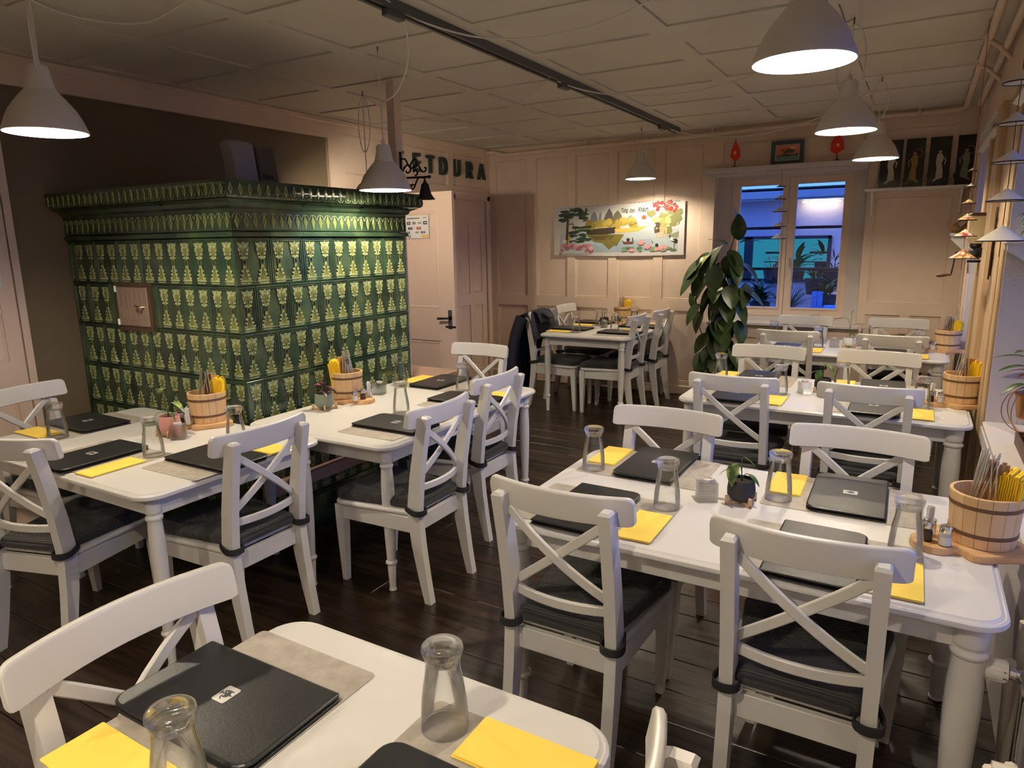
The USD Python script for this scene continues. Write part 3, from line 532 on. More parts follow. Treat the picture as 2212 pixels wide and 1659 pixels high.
# ------------------------------------------------------------------ chairs (facing +y, origin on the floor)
def build_chair(loc, rz, label, group):
    t = thing('dining_chair', label, 'chair', loc, rz, group); W = 'white_paint'
    part(t, 'seat', loft([np.c_[q, np.full(20, z)] for q, z in ((seat_ring(-.008), .405), (seat_ring(0), .412), (seat_ring(.004), .42), (seat_ring(0), .43), (seat_ring(-.01), .434))]), W, 50)
    fr = [bar((-.155, -.205, .37), (.155, -.205, .37), .022, .075), bar((-.165, .228, .37), (.165, .228, .37), .022, .075)]
    fr += [bar((s*.176, -.19, .37), (s*.19, .21, .37), .022, .075) for s in (-1, 1)]
    part(t, 'seat_frame', fr, W, 30)
    for s in (-1, 1):
        rings = []
        for z, hw, d in ((0, .014, .014), (.10, .0165, .0175), (.30, .022, .0235), (.405, .023, .025)):
            rings.append([(s*(.192-.012*(1-z/.405))+a*hw, .226+.010*(1-z/.405)+b*d, z) for a, b in ((-1, -1), (1, -1), (1, 1), (-1, 1))])
        part(t, 'leg', loft(rings), W, 30)
    for s in (-1, 1):
        zs = np.array([0, .12, .28, .40, .46, .6, .75, .886]); ys = np.interp(zs, [0, .12, .28, .40, .46, .6, .75, .903], [-.276, -.252, -.226, -.214, -.214, -.231, -.258, -.292])
        ds = np.interp(zs, [0, .25, .42, .9], [.017, .029, .033, .026]); rings = []
        for z, y, d in zip(zs, ys, ds): rings.append([(s*.174+a*.0185, y+b*d, z) for a, b in ((-1, -1), (1, -1), (1, 1), (-1, 1))])
        rings.append([(s*.174+a*.012, -.292+b*.016, .895) for a, b in ((-1, -1), (1, -1), (1, 1), (-1, 1))])
        part(t, 'leg', loft(rings), W, 30)
    # curved top rail in front of the posts, ends turned forward
    n = 13; xs = np.r_[-.236, -.2345, -.230, -.222, -.214, np.linspace(-.2, .2, 13), .214, .222, .230, .2345, .236]; P = []
    cut = lambda x: max(0, abs(x)-.214)/.022
    V = []
    for x in xs:
        e = 1-math.sqrt(max(0, 1-min(1, cut(x))**2)); y = -.231-.046*(1-(x/.236)**2); top = .925-.020*e; bot = .836+.010*e
        lean = -.010
        V.append([(x, y+.011-lean*.5+.0*e, bot+.003), (x, y+.0115+lean*.5, top-.008), (x, y+.006+lean*.5, top), (x, y-.006+lean*.5, top), (x, y-.0115+lean*.5, top-.008), (x, y-.011-lean*.5, bot+.003), (x, y-.007-lean*.5, bot), (x, y+.007-lean*.5, bot)])
    part(t, 'top_rail', loft([np.array(v) for v in V][::-1]), W, 40)
    def arc(p, q, sag, w, h):
        s = np.linspace(0, 1, 9)[:, None]; P = np.array(p)*(1-s)+np.array(q)*s; P[:, 1] -= (sag*4*s*(1-s))[:, 0]
        return sweep(P, rect_sec(w, h, .003), (0, 0, 1))
    part(t, 'lower_rail', arc((-.156, -.208, .540), (.156, -.208, .540), .030, .016, .032), W, 40)
    part(t, 'cross_slat', arc((-.157, -.262, .835), (.157, -.212, .575), .030, .014, .029), W, 40)
    part(t, 'cross_slat', arc((.157, -.255, .835), (-.157, -.205, .575), .016, .014, .029), W, 40)
    return t
def seat_ring(o):
    P = []
    for cx, cy, r, a0 in ((.175, .205, .035, 0), (-.175, .205, .035, 90), (-.150, -.16, .02, 180), (.150, -.16, .02, 270)):
        for a in np.linspace(a0, a0+90, 5): P.append((cx+(r+.012+o)*math.cos(math.radians(a)), cy+(r+.012+o)*math.sin(math.radians(a))))
    return np.array(P)
def build_cushion(loc, rz, label, group):
    t = thing('seat_cushion', label, 'cushion', loc, rz, group)
    q = lambda o: [np.array([x*.97, y-.002 if y > 0 else y*1.03-.034]) if y > -.05 else np.array([x*.86, y*1.0-.034]) for x, y in seat_ring(o)]
    def ring(o, z): return np.c_[np.array(q(o)), np.full(20, z)]
    top = [ring(-.012, .436), ring(.0, .442), ring(.002, .460), ring(-.004, .474), ring(-.02, .483)]
    m = loft(top, cap=False); n = 14
    # tufted top
    V = list(m.vertices); F = list(map(list, m.faces)); base = len(top)*20-20
    prev = [base+i for i in range(20)]; c = np.array(ring(-.02, .483)).mean(0)
    for k in (0.78, .55, .3, .08):
        cur = []
        for i in range(20):
            p = c+(np.array(ring(-.02, .483))[i]-c)*k
            dz = sum(-.007*math.exp(-((p[0]-a)**2+(p[1]-b)**2)/.0009) for a in (-.085, .085) for b in (-.06, .1)); p[2] = .483+.004*(1-k)+dz
            cur.append(len(V)); V.append(p)
        for i in range(20):
            j = (i+1) % 20; F += [[prev[i], prev[j], cur[j]], [prev[i], cur[j], cur[i]]]
        prev = cur
    V.append(c+np.array([0, 0, .004])); F += [[prev[i], prev[(i+1) % 20], len(V)-1] for i in range(20)]
    F += [[0, j+1, j] for j in range(1, 19)]
    part(t, 'pad', trimesh.Trimesh(np.array(V), np.array(F), process=False), 'corduroy', 60)
    for s in (-1, 1):
        P = [(s*.150, -.165, .452), (s*.146, -.20, .447), (s*.148, -.256, .442), (s*.160, -.264, .442), (s*.19, -.264, .442), (s*.202, -.256, .442), (s*.203, -.20, .447), (s*.19, -.168, .452)]
        part(t, 'strap', sweep(smooth_path(P, 3), rect_sec(.006, .026, .001), (0, 0, 1)), 'cloth_black', 50)
    part(t, 'care_label', box(-.03, .03, -.178, -.176, .449, .453), 'paper_white', False)
    return t
U = lambda d: math.radians(d)
TB = {'N': 'the nearest table', 'R1': 'the front window-side table', 'R2': 'the middle window-side table', 'R3': 'the rear window-side table', 'A1': 'the stove-front table', 'A2': 'the stove-side table', 'B': 'the poster table'}
# (where, x, y, heading of the sitter in degrees from +y anticlockwise, table)
CH = [('N', 'left', -1.075, .70, -90), ('N', 'right', -.525, .70, 90),
      ('R1', 'near left', -.862, 1.975, 0), ('R1', 'near right', -.178, 1.975, 0), ('R1', 'far left', -.868, 2.545, 180), ('R1', 'far right', -.137, 2.56, 180),
      ('R2', 'near left', -.80, 3.94, 0), ('R2', 'near right', -.15, 3.96, 0), ('R2', 'far left', -.82, 4.60, 180), ('R2', 'far right', -.16, 4.62, 180),
      ('R3', 'near left', -.84, 5.99, 0), ('R3', 'near right', -.113, 5.99, 0), ('R3', 'far left', -.86, 6.67, 180), ('R3', 'far right', -.10, 6.72, 180),
      ('A1', 'left', -3.80, 1.80, -79), ('A1', 'near', -3.08, 1.46, 17), ('A1', 'right', -2.50, 1.82, 90),
      ('A2', 'near right', -2.09, 2.49, 90), ('A2', 'far right', -2.215, 3.20, 90), ('A2', 'end', -2.66, 3.85, 180),
      ('B', 'near right', -2.47, 6.14, 90), ('B', 'far right', -2.42, 6.72, 90), ('B', 'near left', -3.03, 6.16, -90), ('B', 'far left', -3.08, 6.86, -90)]
chair0 = cush0 = None
for tb, seat, x, y, hd in CH:
    lab = f'white cross-back chair at the {seat} place of {TB[tb]}'
    lab2 = f'black corduroy cushion strapped to the {seat} chair of {TB[tb]}'
    sc = (1, 1, 1.035) if tb == 'B' else (1, 1, 1)
    if chair0 is None:
        chair0 = build_chair((x, y, 0), U(hd), lab, 'white cross-back dining chairs'); cush0 = build_cushion((x, y, 0), U(hd), lab2, 'black chair cushions')
    else:
        dup(chair0, lab, (x, y, 0), U(hd), scale=sc); dup(cush0, lab2, (x, y, 0), U(hd), scale=sc)
# ------------------------------------------------------------------ tables
def build_table(loc, w, d, label, fat, scale=(1, 1, 1)):
    t = thing('dining_table', label, 'table', loc, 0, 'white dining tables', None, scale)
    R = lambda o, z: np.c_[rrect(w, d, .085, 7, o), np.full(28, z)]
    part(t, 'tabletop', loft([R(-.03, .712), R(-.008, .713), R(-.001, .718), R(0, .724), R(-.002, .731), R(-.008, .735), R(-.011, .7335), R(-.014, .7345), R(-.020, .740), R(-.07, .7405)]), 'white_paint', 40)
    ix, iy = w/2-.075, d/2-.075
    for s in (-1, 1):
        part(t, 'apron', box(-ix, ix, s*iy-.011, s*iy+.011, .635, .713, .003), 'white_paint', False)
        part(t, 'apron', box(s*ix-.011, s*ix+.011, -iy, iy, .635, .713, .003), 'white_paint', False)
    k = fat
    pr = [(0, .713), (.030*k, .713), (.030*k, .655), (.029*k, .648), (.0255*k, .644), (.0255*k, .640), (.031*k, .634), (.0325*k, .628), (.031*k, .622), (.0265*k, .616), (.027*k, .60), (.030*k, .54), (.0305*k, .46), (.028*k, .34), (.0235*k, .22), (.021*k, .165), (.021*k, .158), (.027*k, .152), (.0285*k, .146), (.027*k, .140), (.0205*k, .134), (.0195*k, .11), (.0155*k, .03), (.0155*k, .012), (.0185*k, .008), (.0185*k, .002), (0, 0)]
    for sx in (-1, 1):
        for sy in (-1, 1): part(t, 'leg', T(lathe(pr[::-1], 16), sx*ix, sy*iy, 0), 'white_paint', 40)
    return t
LT = 'white dining table with turned legs, '
build_table((-.83, .35, 0), .87, 1.44, LT+'nearest the viewer, cut by the picture', 1.35)
build_table((-.445, 2.27, 0), 1.43, .925, LT+'the nearest of three along the window wall', 1.35)
build_table((-.42, 4.28, 0), 1.45, .93, LT+'the middle of three along the window wall', 1.35)
build_table((-.445, 6.29, 0), 1.43, .925, LT+'the farthest of three along the window wall', 1.35)
build_table((-3.08, 1.805, 0), 1.46, .90, LT+'before the left face of the stove', 1.0)
build_table((-2.455, 2.985, 0), .965, 1.46, LT+'along the right face of the stove', 1.0)
build_table((-2.66, 6.48, 0), .91, 1.34, LT+'against the back wall under the poster', 1.0, (1, 1, .768/.74))
# ------------------------------------------------------------------ place settings (local: sitter faces +y, origin at the mat centre on the tabletop)
def emblem_glyph():
    bowl = Point(0, 0).buffer(.0085, quad_segs=6).intersection(sbox(-.01, -.01, .01, .0015))
    g = unary_union([bowl, sbox(-.0012, -.013, .0012, .013), LineString([(.001, .003), (.006, .0075), (.009, .002), (.009, -.008)]).buffer(.0013), LineString([(-.013, .0), (-.009, .004), (-.004, .0045)]).buffer(.0011), sbox(-.0045, .0105, .0045, .0125)])
    return g
def build_menu(loc, rz, label):
    t = thing('menu_folder', label, 'menu', loc, rz, 'black menu folders')
    rs = (.035, .006, .006, .035)
    R = lambda o, z: np.c_[rrect(.238, .39, .01, 6, o, rs), np.full(24, z)]
    part(t, 'cover', loft([R(-.004, 0), R(0, .002), R(0, .0055), R(-.004, .0075)]), 'leather_black', False)
    part(t, 'pages', loft([R(-.008, .0075), R(-.008, .0105)]), 'cloth_black', 30)
    part(t, 'cover', loft([R(-.004, .0105), R(0, .0125), R(0, .0165), R(-.003, .0185), R(-.0058, .0193)]), 'leather_black', False)
    e = part(t, 'emblem', T(slab(.046, .036, .0193, .0203, .005, .0004), -.005, .0, 0, rz=PI), 'emblem_plate', 30)
    part(e, 'bowl_mark', T(prism(affinity.scale(emblem_glyph(), 1.15, 1.15, origin=(0, 0)), .0004), -.005, 0, .0202, rz=PI), 'emblem_ink', False)
    return t
def build_mat(loc, rz, label):
    t = thing('place_mat', label, 'place mat', loc, rz, 'grey place mats'); part(t, 'sheet', slab(.49, .352, 0, .0022, .014, .0006), 'mat_grey', False); return t
def build_napkin(loc, rz, label):
    t = thing('folded_napkin', label, 'napkin', loc, rz, 'folded yellow napkins')
    part(t, 'layer', slab(.114, .235, 0, .0028, .003, .0008), 'napkin_yellow', False); part(t, 'layer', T(slab(.113, .232, .003, .0062, .003, .001), .0015, -.001), 'napkin_yellow', False); return t
def build_glass(loc, rz, label):
    t = thing('drinking_glass', label, 'glass', loc, rz, 'upside-down drinking glasses')
    out = [(.0435, .0004), (.0445, .004), (.0445, .03), (.0425, .06), (.0385, .09), (.0340, .115), (.0322, .132), (.0335, .146), (.0375, .158), (.0385, .163)]
    inn = [(.0415, .003), (.0425, .03), (.0405, .06), (.0365, .09), (.0320, .115), (.0300, .132), (.0305, .142), (.026, .147), (0, .149)]
    part(t, 'wall', cat(lathe(out[:8], 32), lathe([(r-.0012, z) for r, z in out[:7]], 32)), 'glass_thin', True)
    part(t, 'base', lathe([(0, .147), (.024, .146), (.031, .142), (.0325, .139), (.0338, .146), (.0375, .156), (.0390, .162), (.0385, .168), (.0355, .1715), (.028, .1705), (.014, .1685), (0, .168)], 32), 'glass_thick', True)
    part(t, 'rim', lathe([(.0428, .0004), (.0445, .0004), (.0448, .003), (.0440, .005), (.0428, .003), (.0428, .0004)], 32), 'glass_thick', True)
    return t
ZTOP = .7405
SET = [('N', 'left', -1.088, .727, -90), ('N', 'right', -.575, .722, 90),
       ('R1', 'near left', -.862, 2.03, 0), ('R1', 'near right', -.156, 2.02, 0), ('R1', 'far left', -.86, 2.545, 180), ('R1', 'far right', -.155, 2.525, 180),
       ('R2', 'near left', -.815, 4.03, 0), ('R2', 'near right', -.105, 4.03, 0), ('R2', 'far left', -.85, 4.565, 180), ('R2', 'far right', -.14, 4.565, 180),
       ('R3', 'near left', -.845, 6.03, 0), ('R3', 'near right', -.11, 6.03, 0), ('R3', 'far left', -.87, 6.56, 180), ('R3', 'far right', -.14, 6.56, 180),
       ('A1', 'left', -3.625, 1.835, -90), ('A1', 'near', -3.0, 1.572, 0), ('A1', 'right', -2.53, 1.81, 90),
       ('A2', 'near right', -2.20, 2.60, 90), ('A2', 'far right', -2.20, 3.225, 90), ('A2', 'end', -2.64, 3.52, 180),
       ('B', 'near right', -2.415, 6.17, 90), ('B', 'far right', -2.415, 6.72, 90), ('B', 'near left', -2.93, 6.22, -90), ('B', 'far left', -2.93, 6.80, -90)]
proto = {}
def put(kind, builder, label, loc, rz):
    if kind in proto: dup(proto[kind], label, loc, rz)
    else: proto[kind] = builder(loc, rz, label)
def local(x, y, hd, u, v):
    c, s = math.cos(U(hd)), math.sin(U(hd)); return x+c*u-s*v, y+s*u+c*v
jr = random.Random(3)
for tb, seat, x, y, hd in SET:
    z = ZTOP if tb != 'B' else .7685; w = f'at the {seat} place of {TB[tb]}'
    j = lambda a: jr.uniform(-a, a)
    put('mat', build_mat, 'grey speckled place mat '+w, (x, y, z), U(hd)+j(.012))
    px, py = local(x, y, hd, -.022+j(.004), -.02+j(.004)); put('menu', build_menu, 'black menu folder with emblem '+w, (px, py, z+.0024), U(hd)+j(.02))
    px, py = local(x, y, hd, .186, -.062+j(.006)); put('nap', build_napkin, 'folded yellow paper napkin '+w, (px, py, z+.0024), U(hd)+j(.015))
    g = {('A2', 'near right'): (-2.321, 2.784), ('A2', 'far right'): (-2.355, 3.42), ('A2', 'end'): (-2.845, 3.42), ('R1', 'near right'): (.041, 2.132), ('R1', 'far right'): (-.348, 2.418), ('R1', 'far left'): (-1.046, 2.42), ('R1', 'near left'): (-.664, 2.16), ('R2', 'near right'): (.08, 4.12), ('R2', 'near left'): (-.63, 4.17), ('N', 'right'): (-.690, .910), ('N', 'left'): (-.965, .555)}.get((tb, seat)) or local(x, y, hd, .187, .122)
    put('glass', build_glass, 'clear glass standing upside down '+w, (*g, z+.0026), 0)
# ------------------------------------------------------------------ condiment boards, cutlery tubs, candles, pots
def build_tub(loc, rz, label):
    t = thing('cutlery_tub', label, 'tub', loc, rz, 'wooden cutlery tubs'); n = 16
    for k in range(n):
        a0, a1 = 2*PI*k/n+.006, 2*PI*(k+1)/n-.006
        q = [(.068, .004), (.083, .0), (.0925, .148), (.0915, .150), (.083, .150), (.082, .148)]
        rg = []
        for a in np.linspace(a0, a1, 3): rg.append(np.array([(r*math.cos(a), r*math.sin(a), z) for r, z in q]))
        m = loft(rg); m.invert() if m.volume < 0 else None
        part(t, 'stave', m, 'pale_wood', 25)
    for z0, r in ((.030, .0852), (.112, .0902)):
        part(t, 'hoop', lathe([(r-.002, z0), (r+.0015, z0), (r+.0022, z0+.011), (r-.002, z0+.011)], 32), 'hoop_brown', 30)
    part(t, 'bottom', lathe([(0, .006), (.072, .006), (.072, .014), (0, .014)], 20), 'pale_wood', 30)
    return t
def build_board(loc, rz, label):       # lobe for the shakers at +x
    t = thing('condiment_board', label, 'serving board', loc, rz, 'wooden condiment boards')
    g = unary_union([slabpoly(-.105, .09, -.115, .115, .03), affinity.translate(Point(0, 0).buffer(.062, quad_segs=6), .135, .0), sbox(.06, -.045, .14, .045)]).buffer(.015).buffer(-.015)
    part(t, 'board', cat(prism(g.buffer(-.002), .021, 0), prism(g, .016, .0025)), 'board_wood', False)
    return t
def slabpoly(x0, x1, y0, y1, r): return sbox(x0+r, y0+r, x1-r, y1-r).buffer(r, quad_segs=5)
def build_chop(loc, rz, label):
    t = thing('chopstick', label, 'chopstick', loc, rz, 'wooden chopsticks in the tubs'); part(t, 'stick', sweep([(0, 0, 0), (0, 0, .225)], rect_sec(.0105, .0105, .0012), (1, 0, 0)), 'chopstick_wood', False); return t
def build_fork(loc, rz, label):
    t = thing('table_fork', label, 'fork', loc, rz, 'steel cutlery in the tubs')
    rings = []
    for z, w, h in ((0, .005, .003), (.06, .005, .003), (.12, .0075, .003), (.175, .0115, .0024), (.195, .0125, .002), (.204, .009, .0016), (.207, .002, .001)): rings.append([(w*math.cos(a), h*math.sin(a), z) for a in np.linspace(0, 2*PI, 10, endpoint=False)])
    part(t, 'handle', loft(rings), 'steel', True)
    part(t, 'tines', [box(-.008+k*.0048, -.0055+k*.0048, -.0008, .0008, -.055, -.01) for k in range(4)]+[box(-.008, .0089, -.001, .001, -.014, .002)], 'steel', False); return t
def build_stack(loc, rz, label):
    t = thing('napkin_stack', label, 'napkins', loc, rz, 'yellow napkin stacks in the tubs')
    for k in range(11):
        y = -.03+k*.0058; r2 = random.Random(k); w = .084+r2.uniform(-.003, .003); h = .185+r2.uniform(-.005, .005)-.0006*(k-5)**2
        P = [(0, y, 0), (.003*math.sin(k), y+.001, h*.5), (0, y+.0035, h*.93), (0, y+.006, h)]
        part(t, 'napkin', sweep(P, rect_sec(w, .0046, .001), (0, 1, 0)), 'napkin_orange', 30)
    return t
def tilted(src_kind, builder, label, base, rz, tilt):       # placed with a lean: an extra rotation about x
    put(src_kind, builder, label, base, rz)
    p = [x for x in stage.GetPrimAtPath('/World').GetChildren()][-1]; x = UsdGeom.Xformable(p)
    ops = x.GetOrderedXformOps(); r = x.AddRotateXOp(); r.Set(math.degrees(tilt)); x.SetXformOpOrder([ops[0], ops[1], r, *ops[2:]])
def build_shaker(fill):
    def f(loc, rz, label):
        t = thing(fill+'_shaker', label, fill+' shaker', loc, rz, fill+' shakers')
        part(t, 'body', lathe([(0, 0), (.0165, 0), (.018, .003), (.018, .034), (.0155, .040), (0, .040)], 16), 'glass_thin', 40)
        part(t, 'contents', lathe([(0, .002), (.0155, .002), (.0155, .028), (0, .030)], 14), fill, 40)
        part(t, 'cap', lathe([(0, .064), (.007, .0635), (.0145, .059), (.0165, .052), (.0168, .040), (.0150, .038), (0, .038)][::-1], 16), 'chrome', 40); return t
    return f
def build_tooth(loc, rz, label):
    t = thing('toothpick_holder', label, 'toothpicks', loc, rz, 'toothpick holders')
    part(t, 'jar', lathe([(0, 0), (.0165, 0), (.0175, .004), (.0175, .05), (.0165, .05), (.0165, .004), (0, .003)], 14), 'glass_thin', 40)
    r2 = random.Random(5)
    for k in range(6): part(t, 'toothpick_packet', T(box(-.0055, .0055, -.0015, .0015, 0, .083+r2.uniform(-.006, .006), .0006), r2.uniform(-.006, .006), r2.uniform(-.006, .006), .004, rz=r2.uniform(0, 3), rx=r2.uniform(-.06, .06)), 'paper_white', False)
    return t
def build_candle(loc, rz, label):
    t = thing('candle_glass', label, 'tealight holder', loc, rz, 'ribbed glass tealight cubes'); L = []
    for k in range(9):
        z = k*.0076; L += [slab(.066, .066, z+.0004, z+.0072, .004, .0012, 3)]
    part(t, 'ribbed_block', L, 'glass_thick', 25)
    part(t, 'tealight', lathe([(0, .0686), (.019, .0686), (.0195, .078), (.0175, .079), (.0172, .072), (0, .072)], 16), 'aluminium', 30)
    return t
def leaf_mesh(L, W, droop=.25, fold=.12, n=8, wav=.0):
    V = []; F = []
    for i in range(n+1):
        s = i/n; w = W*(math.sin(PI*min(1, s**.8))**.75)*(1-.25*s) if 0 < s < 1 else .0008
        x = L*s*(1-.18*droop*s); z = -droop*L*s*s*.8
        for k, a in enumerate((-1, -.5, 0, .5, 1)): V.append((x, w*.5*a, z+abs(a)*w*fold+wav*math.sin(9*s)*abs(a)*w))
    for i in range(n):
        for k in range(4):
            a = i*5+k; F += [[a, a+5, a+6], [a, a+6, a+1]]
    m = trimesh.Trimesh(V, F, process=False); lo = m.copy(); lo.vertices[:, 2] -= .0007; lo.invert(); return cat(m, lo)
def set_leaf(m, o, az, el, roll=0):
    m = T(m, rx=roll); m = T(m, ry=-el); return T(m, *o, rz=az)
def build_pot(name, label, loc, pot, r, h, leaves, wood='pale_wood', stem='stem_green'):
    t = thing(name, label, 'potted plant', loc)
    pr = [(0, .012), (r*.62, .012), (r*.9, .022), (r, h*.35), (r*1.02, h*.6), (r*.93, h*.97), (r*.90, h), (r*.84, h), (r*.86, h*.86), (0, h*.86)]
    part(t, 'pot', lathe(pr, 24), pot, 40); part(t, 'soil', lathe([(0, h*.88), (r*.86, h*.87)][::-1], 16), 'soil', False)
    part(t, 'pot_stand', [T(cat(box(-r*1.32, r*1.32, -.004, .004, 0, .012, .001), box(-r*1.32, -r*1.02, -.004, .004, .0, .034, .001), box(r*1.02, r*1.32, -.004, .004, .0, .034, .001)), rz=a) for a in (PI/4, 3*PI/4)], wood, False)
    for (L, W, o, az, el, mt, dr) in leaves:
        base = np.array([0, 0, h*.86]); tip = np.array(o)+(0, 0, h); P = bez(base, base+(0, 0, (tip[2]-base[2])*.5), tip-(0.2*np.array([math.cos(az), math.sin(az), -.2])*L), tip, 6)
        s = part(t, 'stem', tube(P, .0016, 5), stem, 40); part(t, 'leaf', set_leaf(leaf_mesh(L, W, dr), tip, az, el), mt, 40)
    return t
TUB = [('R1', (.232, 2.300), 208, ZTOP), ('R2', (.264, 4.316), 208, ZTOP), ('R3', (.258, 6.36), 208, ZTOP), ('A1', (-3.075, 2.165), -122, ZTOP), ('A2', (-2.826, 2.912), -5, ZTOP), ('B', (-2.72, 7.03), -80, .7685)]
kr = random.Random(11)
for tb, (x, y), ad, z in TUB:
    a = U(ad); zb = z+.0222
    put('board', build_board, f'wooden condiment board under the cutlery tub on {TB[tb]}', (x, y, z), a)
    put('tub', build_tub, f'pale wooden cutlery tub with two brown hoops on {TB[tb]}', (x, y, zb), a)
    # contents: napkins on one side, chopsticks in the middle, steel handles on the other (as seen from the room)
    order = {'A2': -1}.get(tb, 1); vd = math.atan2(y, x)-PI/2 if tb != 'A2' else math.atan2(y, x)-PI/2   # x axis of the tub turned square to the room's open side
    cx_, sx_ = math.cos(vd), math.sin(vd)
    def at(u, v): return x+cx_*u*order-sx_*v, y+sx_*u*order+cx_*v
    px, py = at(.044, -.004); tilted('stack', build_stack, f'stack of yellow paper napkins standing in the tub on {TB[tb]}', (px, py, zb+.035), vd+1.35, .10*order)
    for k in range(9):
        px, py = at(-.014+.007*k*.5+kr.uniform(-.003, .003), .028-.012*k*.5+kr.uniform(-.006, .006)); tilted('chop', build_chop, f'wooden chopstick standing among others in the tub on {TB[tb]}', (px, py, zb+.014), vd+PI/2+kr.uniform(-.5, .5), kr.uniform(.02, .20)*order)
    for k in range(6):
        px, py = at(-.030-.004*k+kr.uniform(-.002, .002), -.03+.011*k); tilted('fork', build_fork, f'steel fork standing handle up in the tub on {TB[tb]}', (px, py, zb+.07-.004*(k % 3)), vd+PI/2+kr.uniform(-.2, .2), kr.uniform(.10, .26)*order)
    for k in range(2):
        px, py = at(.012+.012*k, -.045-.004*k); tilted('fork', build_fork, f'steel fork standing handle up in the tub on {TB[tb]}', (px, py, zb+.075-.02), vd+PI/2, -.05*order)
    ca, sa = math.cos(a), math.sin(a)
    off = {'A2': ((.132, -.062), (.129, 0), (.124, .053)), 'A1': ((.135, -.045), (.132, .012), (.10, .062))}.get(tb, ((.125, .036), (.158, .0), (.130, -.036)))
    for (u, v), nm, bd in zip(off, ('salt', 'pepper', 'tooth'), (build_shaker('salt'), build_shaker('pepper'), build_tooth)):
        lab = {'salt': 'glass salt shaker with chrome cap', 'pepper': 'glass pepper shaker with chrome cap', 'tooth': 'small jar of white wrapped toothpicks'}[nm]
        put(nm, bd, f'{lab} on the condiment board of {TB[tb]}', (x+ca*u-sa*v, y+sa*u+ca*v, zb-.0005), 0)
for tb, (x, y), r, z in (('R1', (-.566, 2.300), .5, ZTOP), ('R2', (-.509, 4.26), .4, ZTOP), ('R3', (-.541, 6.24), .3, ZTOP), ('A1', (-2.967, 1.918), .75, ZTOP), ('A2', (-2.761, 3.115), .2, ZTOP), ('B', (-2.709, 6.50), .3, .7685)):
    put('candle', build_candle, f'ribbed clear glass tealight cube on {TB[tb]}', (x, y, z+.0005), r)
build_pot('potted_plant', 'striped leafed plant in a black pot on '+TB['R1'], (-.455, 2.325, ZTOP), 'pot_black', .046, .088, [(.085, .058, (-.012, -.028, .062), -2.1, -.9, 'leaf_stripe', .5), (.06, .022, (-.03, .0, .03), 2.9, -.1, 'leaf_green', .6), (.06, .022, (.02, .0, .02), -.5, -.25, 'leaf_green', .4), (.055, .012, (.0, .012, .075), -.2, -.35, 'leaf_green', .3)])
build_pot('potted_plant', 'striped leafed plant in a black pot on '+TB['R2'], (-.42, 4.34, ZTOP), 'pot_black', .046, .085, [(.10, .045, (.015, 0, .085), -.3, -.7, 'leaf_stripe', .4), (.08, .055, (-.015, -.02, .05), -2.0, -1.1, 'leaf_green', .3), (.07, .03, (-.03, .01, .04), 2.8, -.2, 'leaf_green', .5)])
build_pot('potted_plant', 'tall thin green plant in a white pot on '+TB['R3'], (-.432, 6.28, ZTOP), 'pot_white', .050, .082, [(.12, .035, (-.035, 0, .16), 2.8, .1, 'leaf_lime', .5), (.11, .04, (.01, 0, .10), .1, .35, 'leaf_lime', .3), (.09, .02, (.01, 0, .05), -.2, .1, 'leaf_green', .2), (.10, .03, (.02, .01, .035), .5, -.1, 'leaf_green', .4), (.08, .03, (-.01, 0, .04), 2.7, .4, 'leaf_green', .3), (.08, .03, (.0, -.01, .03), -1.0, .2, 'leaf_green', .3), (.03, .008, (-.0, 0, .20), 1.2, 1.1, 'stem_brown', .1)])
build_pot('potted_plant', 'yellow striped plant in a pink pot on '+TB['A1'], (-3.055, 1.935, ZTOP), 'pot_pink', .050, .100, [(.10, .045, (-.02, -.005, .125), 2.75, .25, 'leaf_stripe', .9), (.085, .040, (.02, .01, .065), .15, .15, 'leaf_stripe', .9), (.05, .012, (-.018, 0, .035), 2.6, .3, 'leaf_green', 1.2), (.045, .016, (.02, 0, .015), -.2, .2, 'leaf_green', 1.2), (.05, .012, (-.02, -.02, .02), -2.2, .0, 'leaf_green', .9)])
build_pot('potted_plant', 'purple leafed plant in a sage green pot on '+TB['A2'], (-2.775, 2.675, ZTOP), 'pot_green', .052, .092, [(.075, .045, (-.012, -.008, .045), -2.7, .25, 'leaf_magenta', .8), (.08, .045, (-.006, .01, .05), 2.6, .3, 'leaf_purple', .8), (.085, .035, (.015, 0, .04), .15, .1, 'leaf_purple', .8), (.06, .04, (-.02, .0, .01), -2.6, .1, 'leaf_purple', .5), (.06, .035, (.01, -.01, .015), -.5, .05, 'leaf_purple', .5), (.05, .012, (0, 0, .06), 1.4, 1.2, 'leaf_purple', .1)], stem='leaf_purple')
build_pot('potted_plant', 'small dark plant in a black pot on '+TB['B'], (-2.80, 6.72, .7685), 'pot_black', .048, .08, [(.10, .025, (-.04, 0, .09), -2.6, -.3, 'leaf_purple', .3), (.05, .02, (.02, 0, .05), .3, .2, 'leaf_green', .3), (.05, .02, (.0, .01, .04), 1.9, .4, 'leaf_green', .3)])
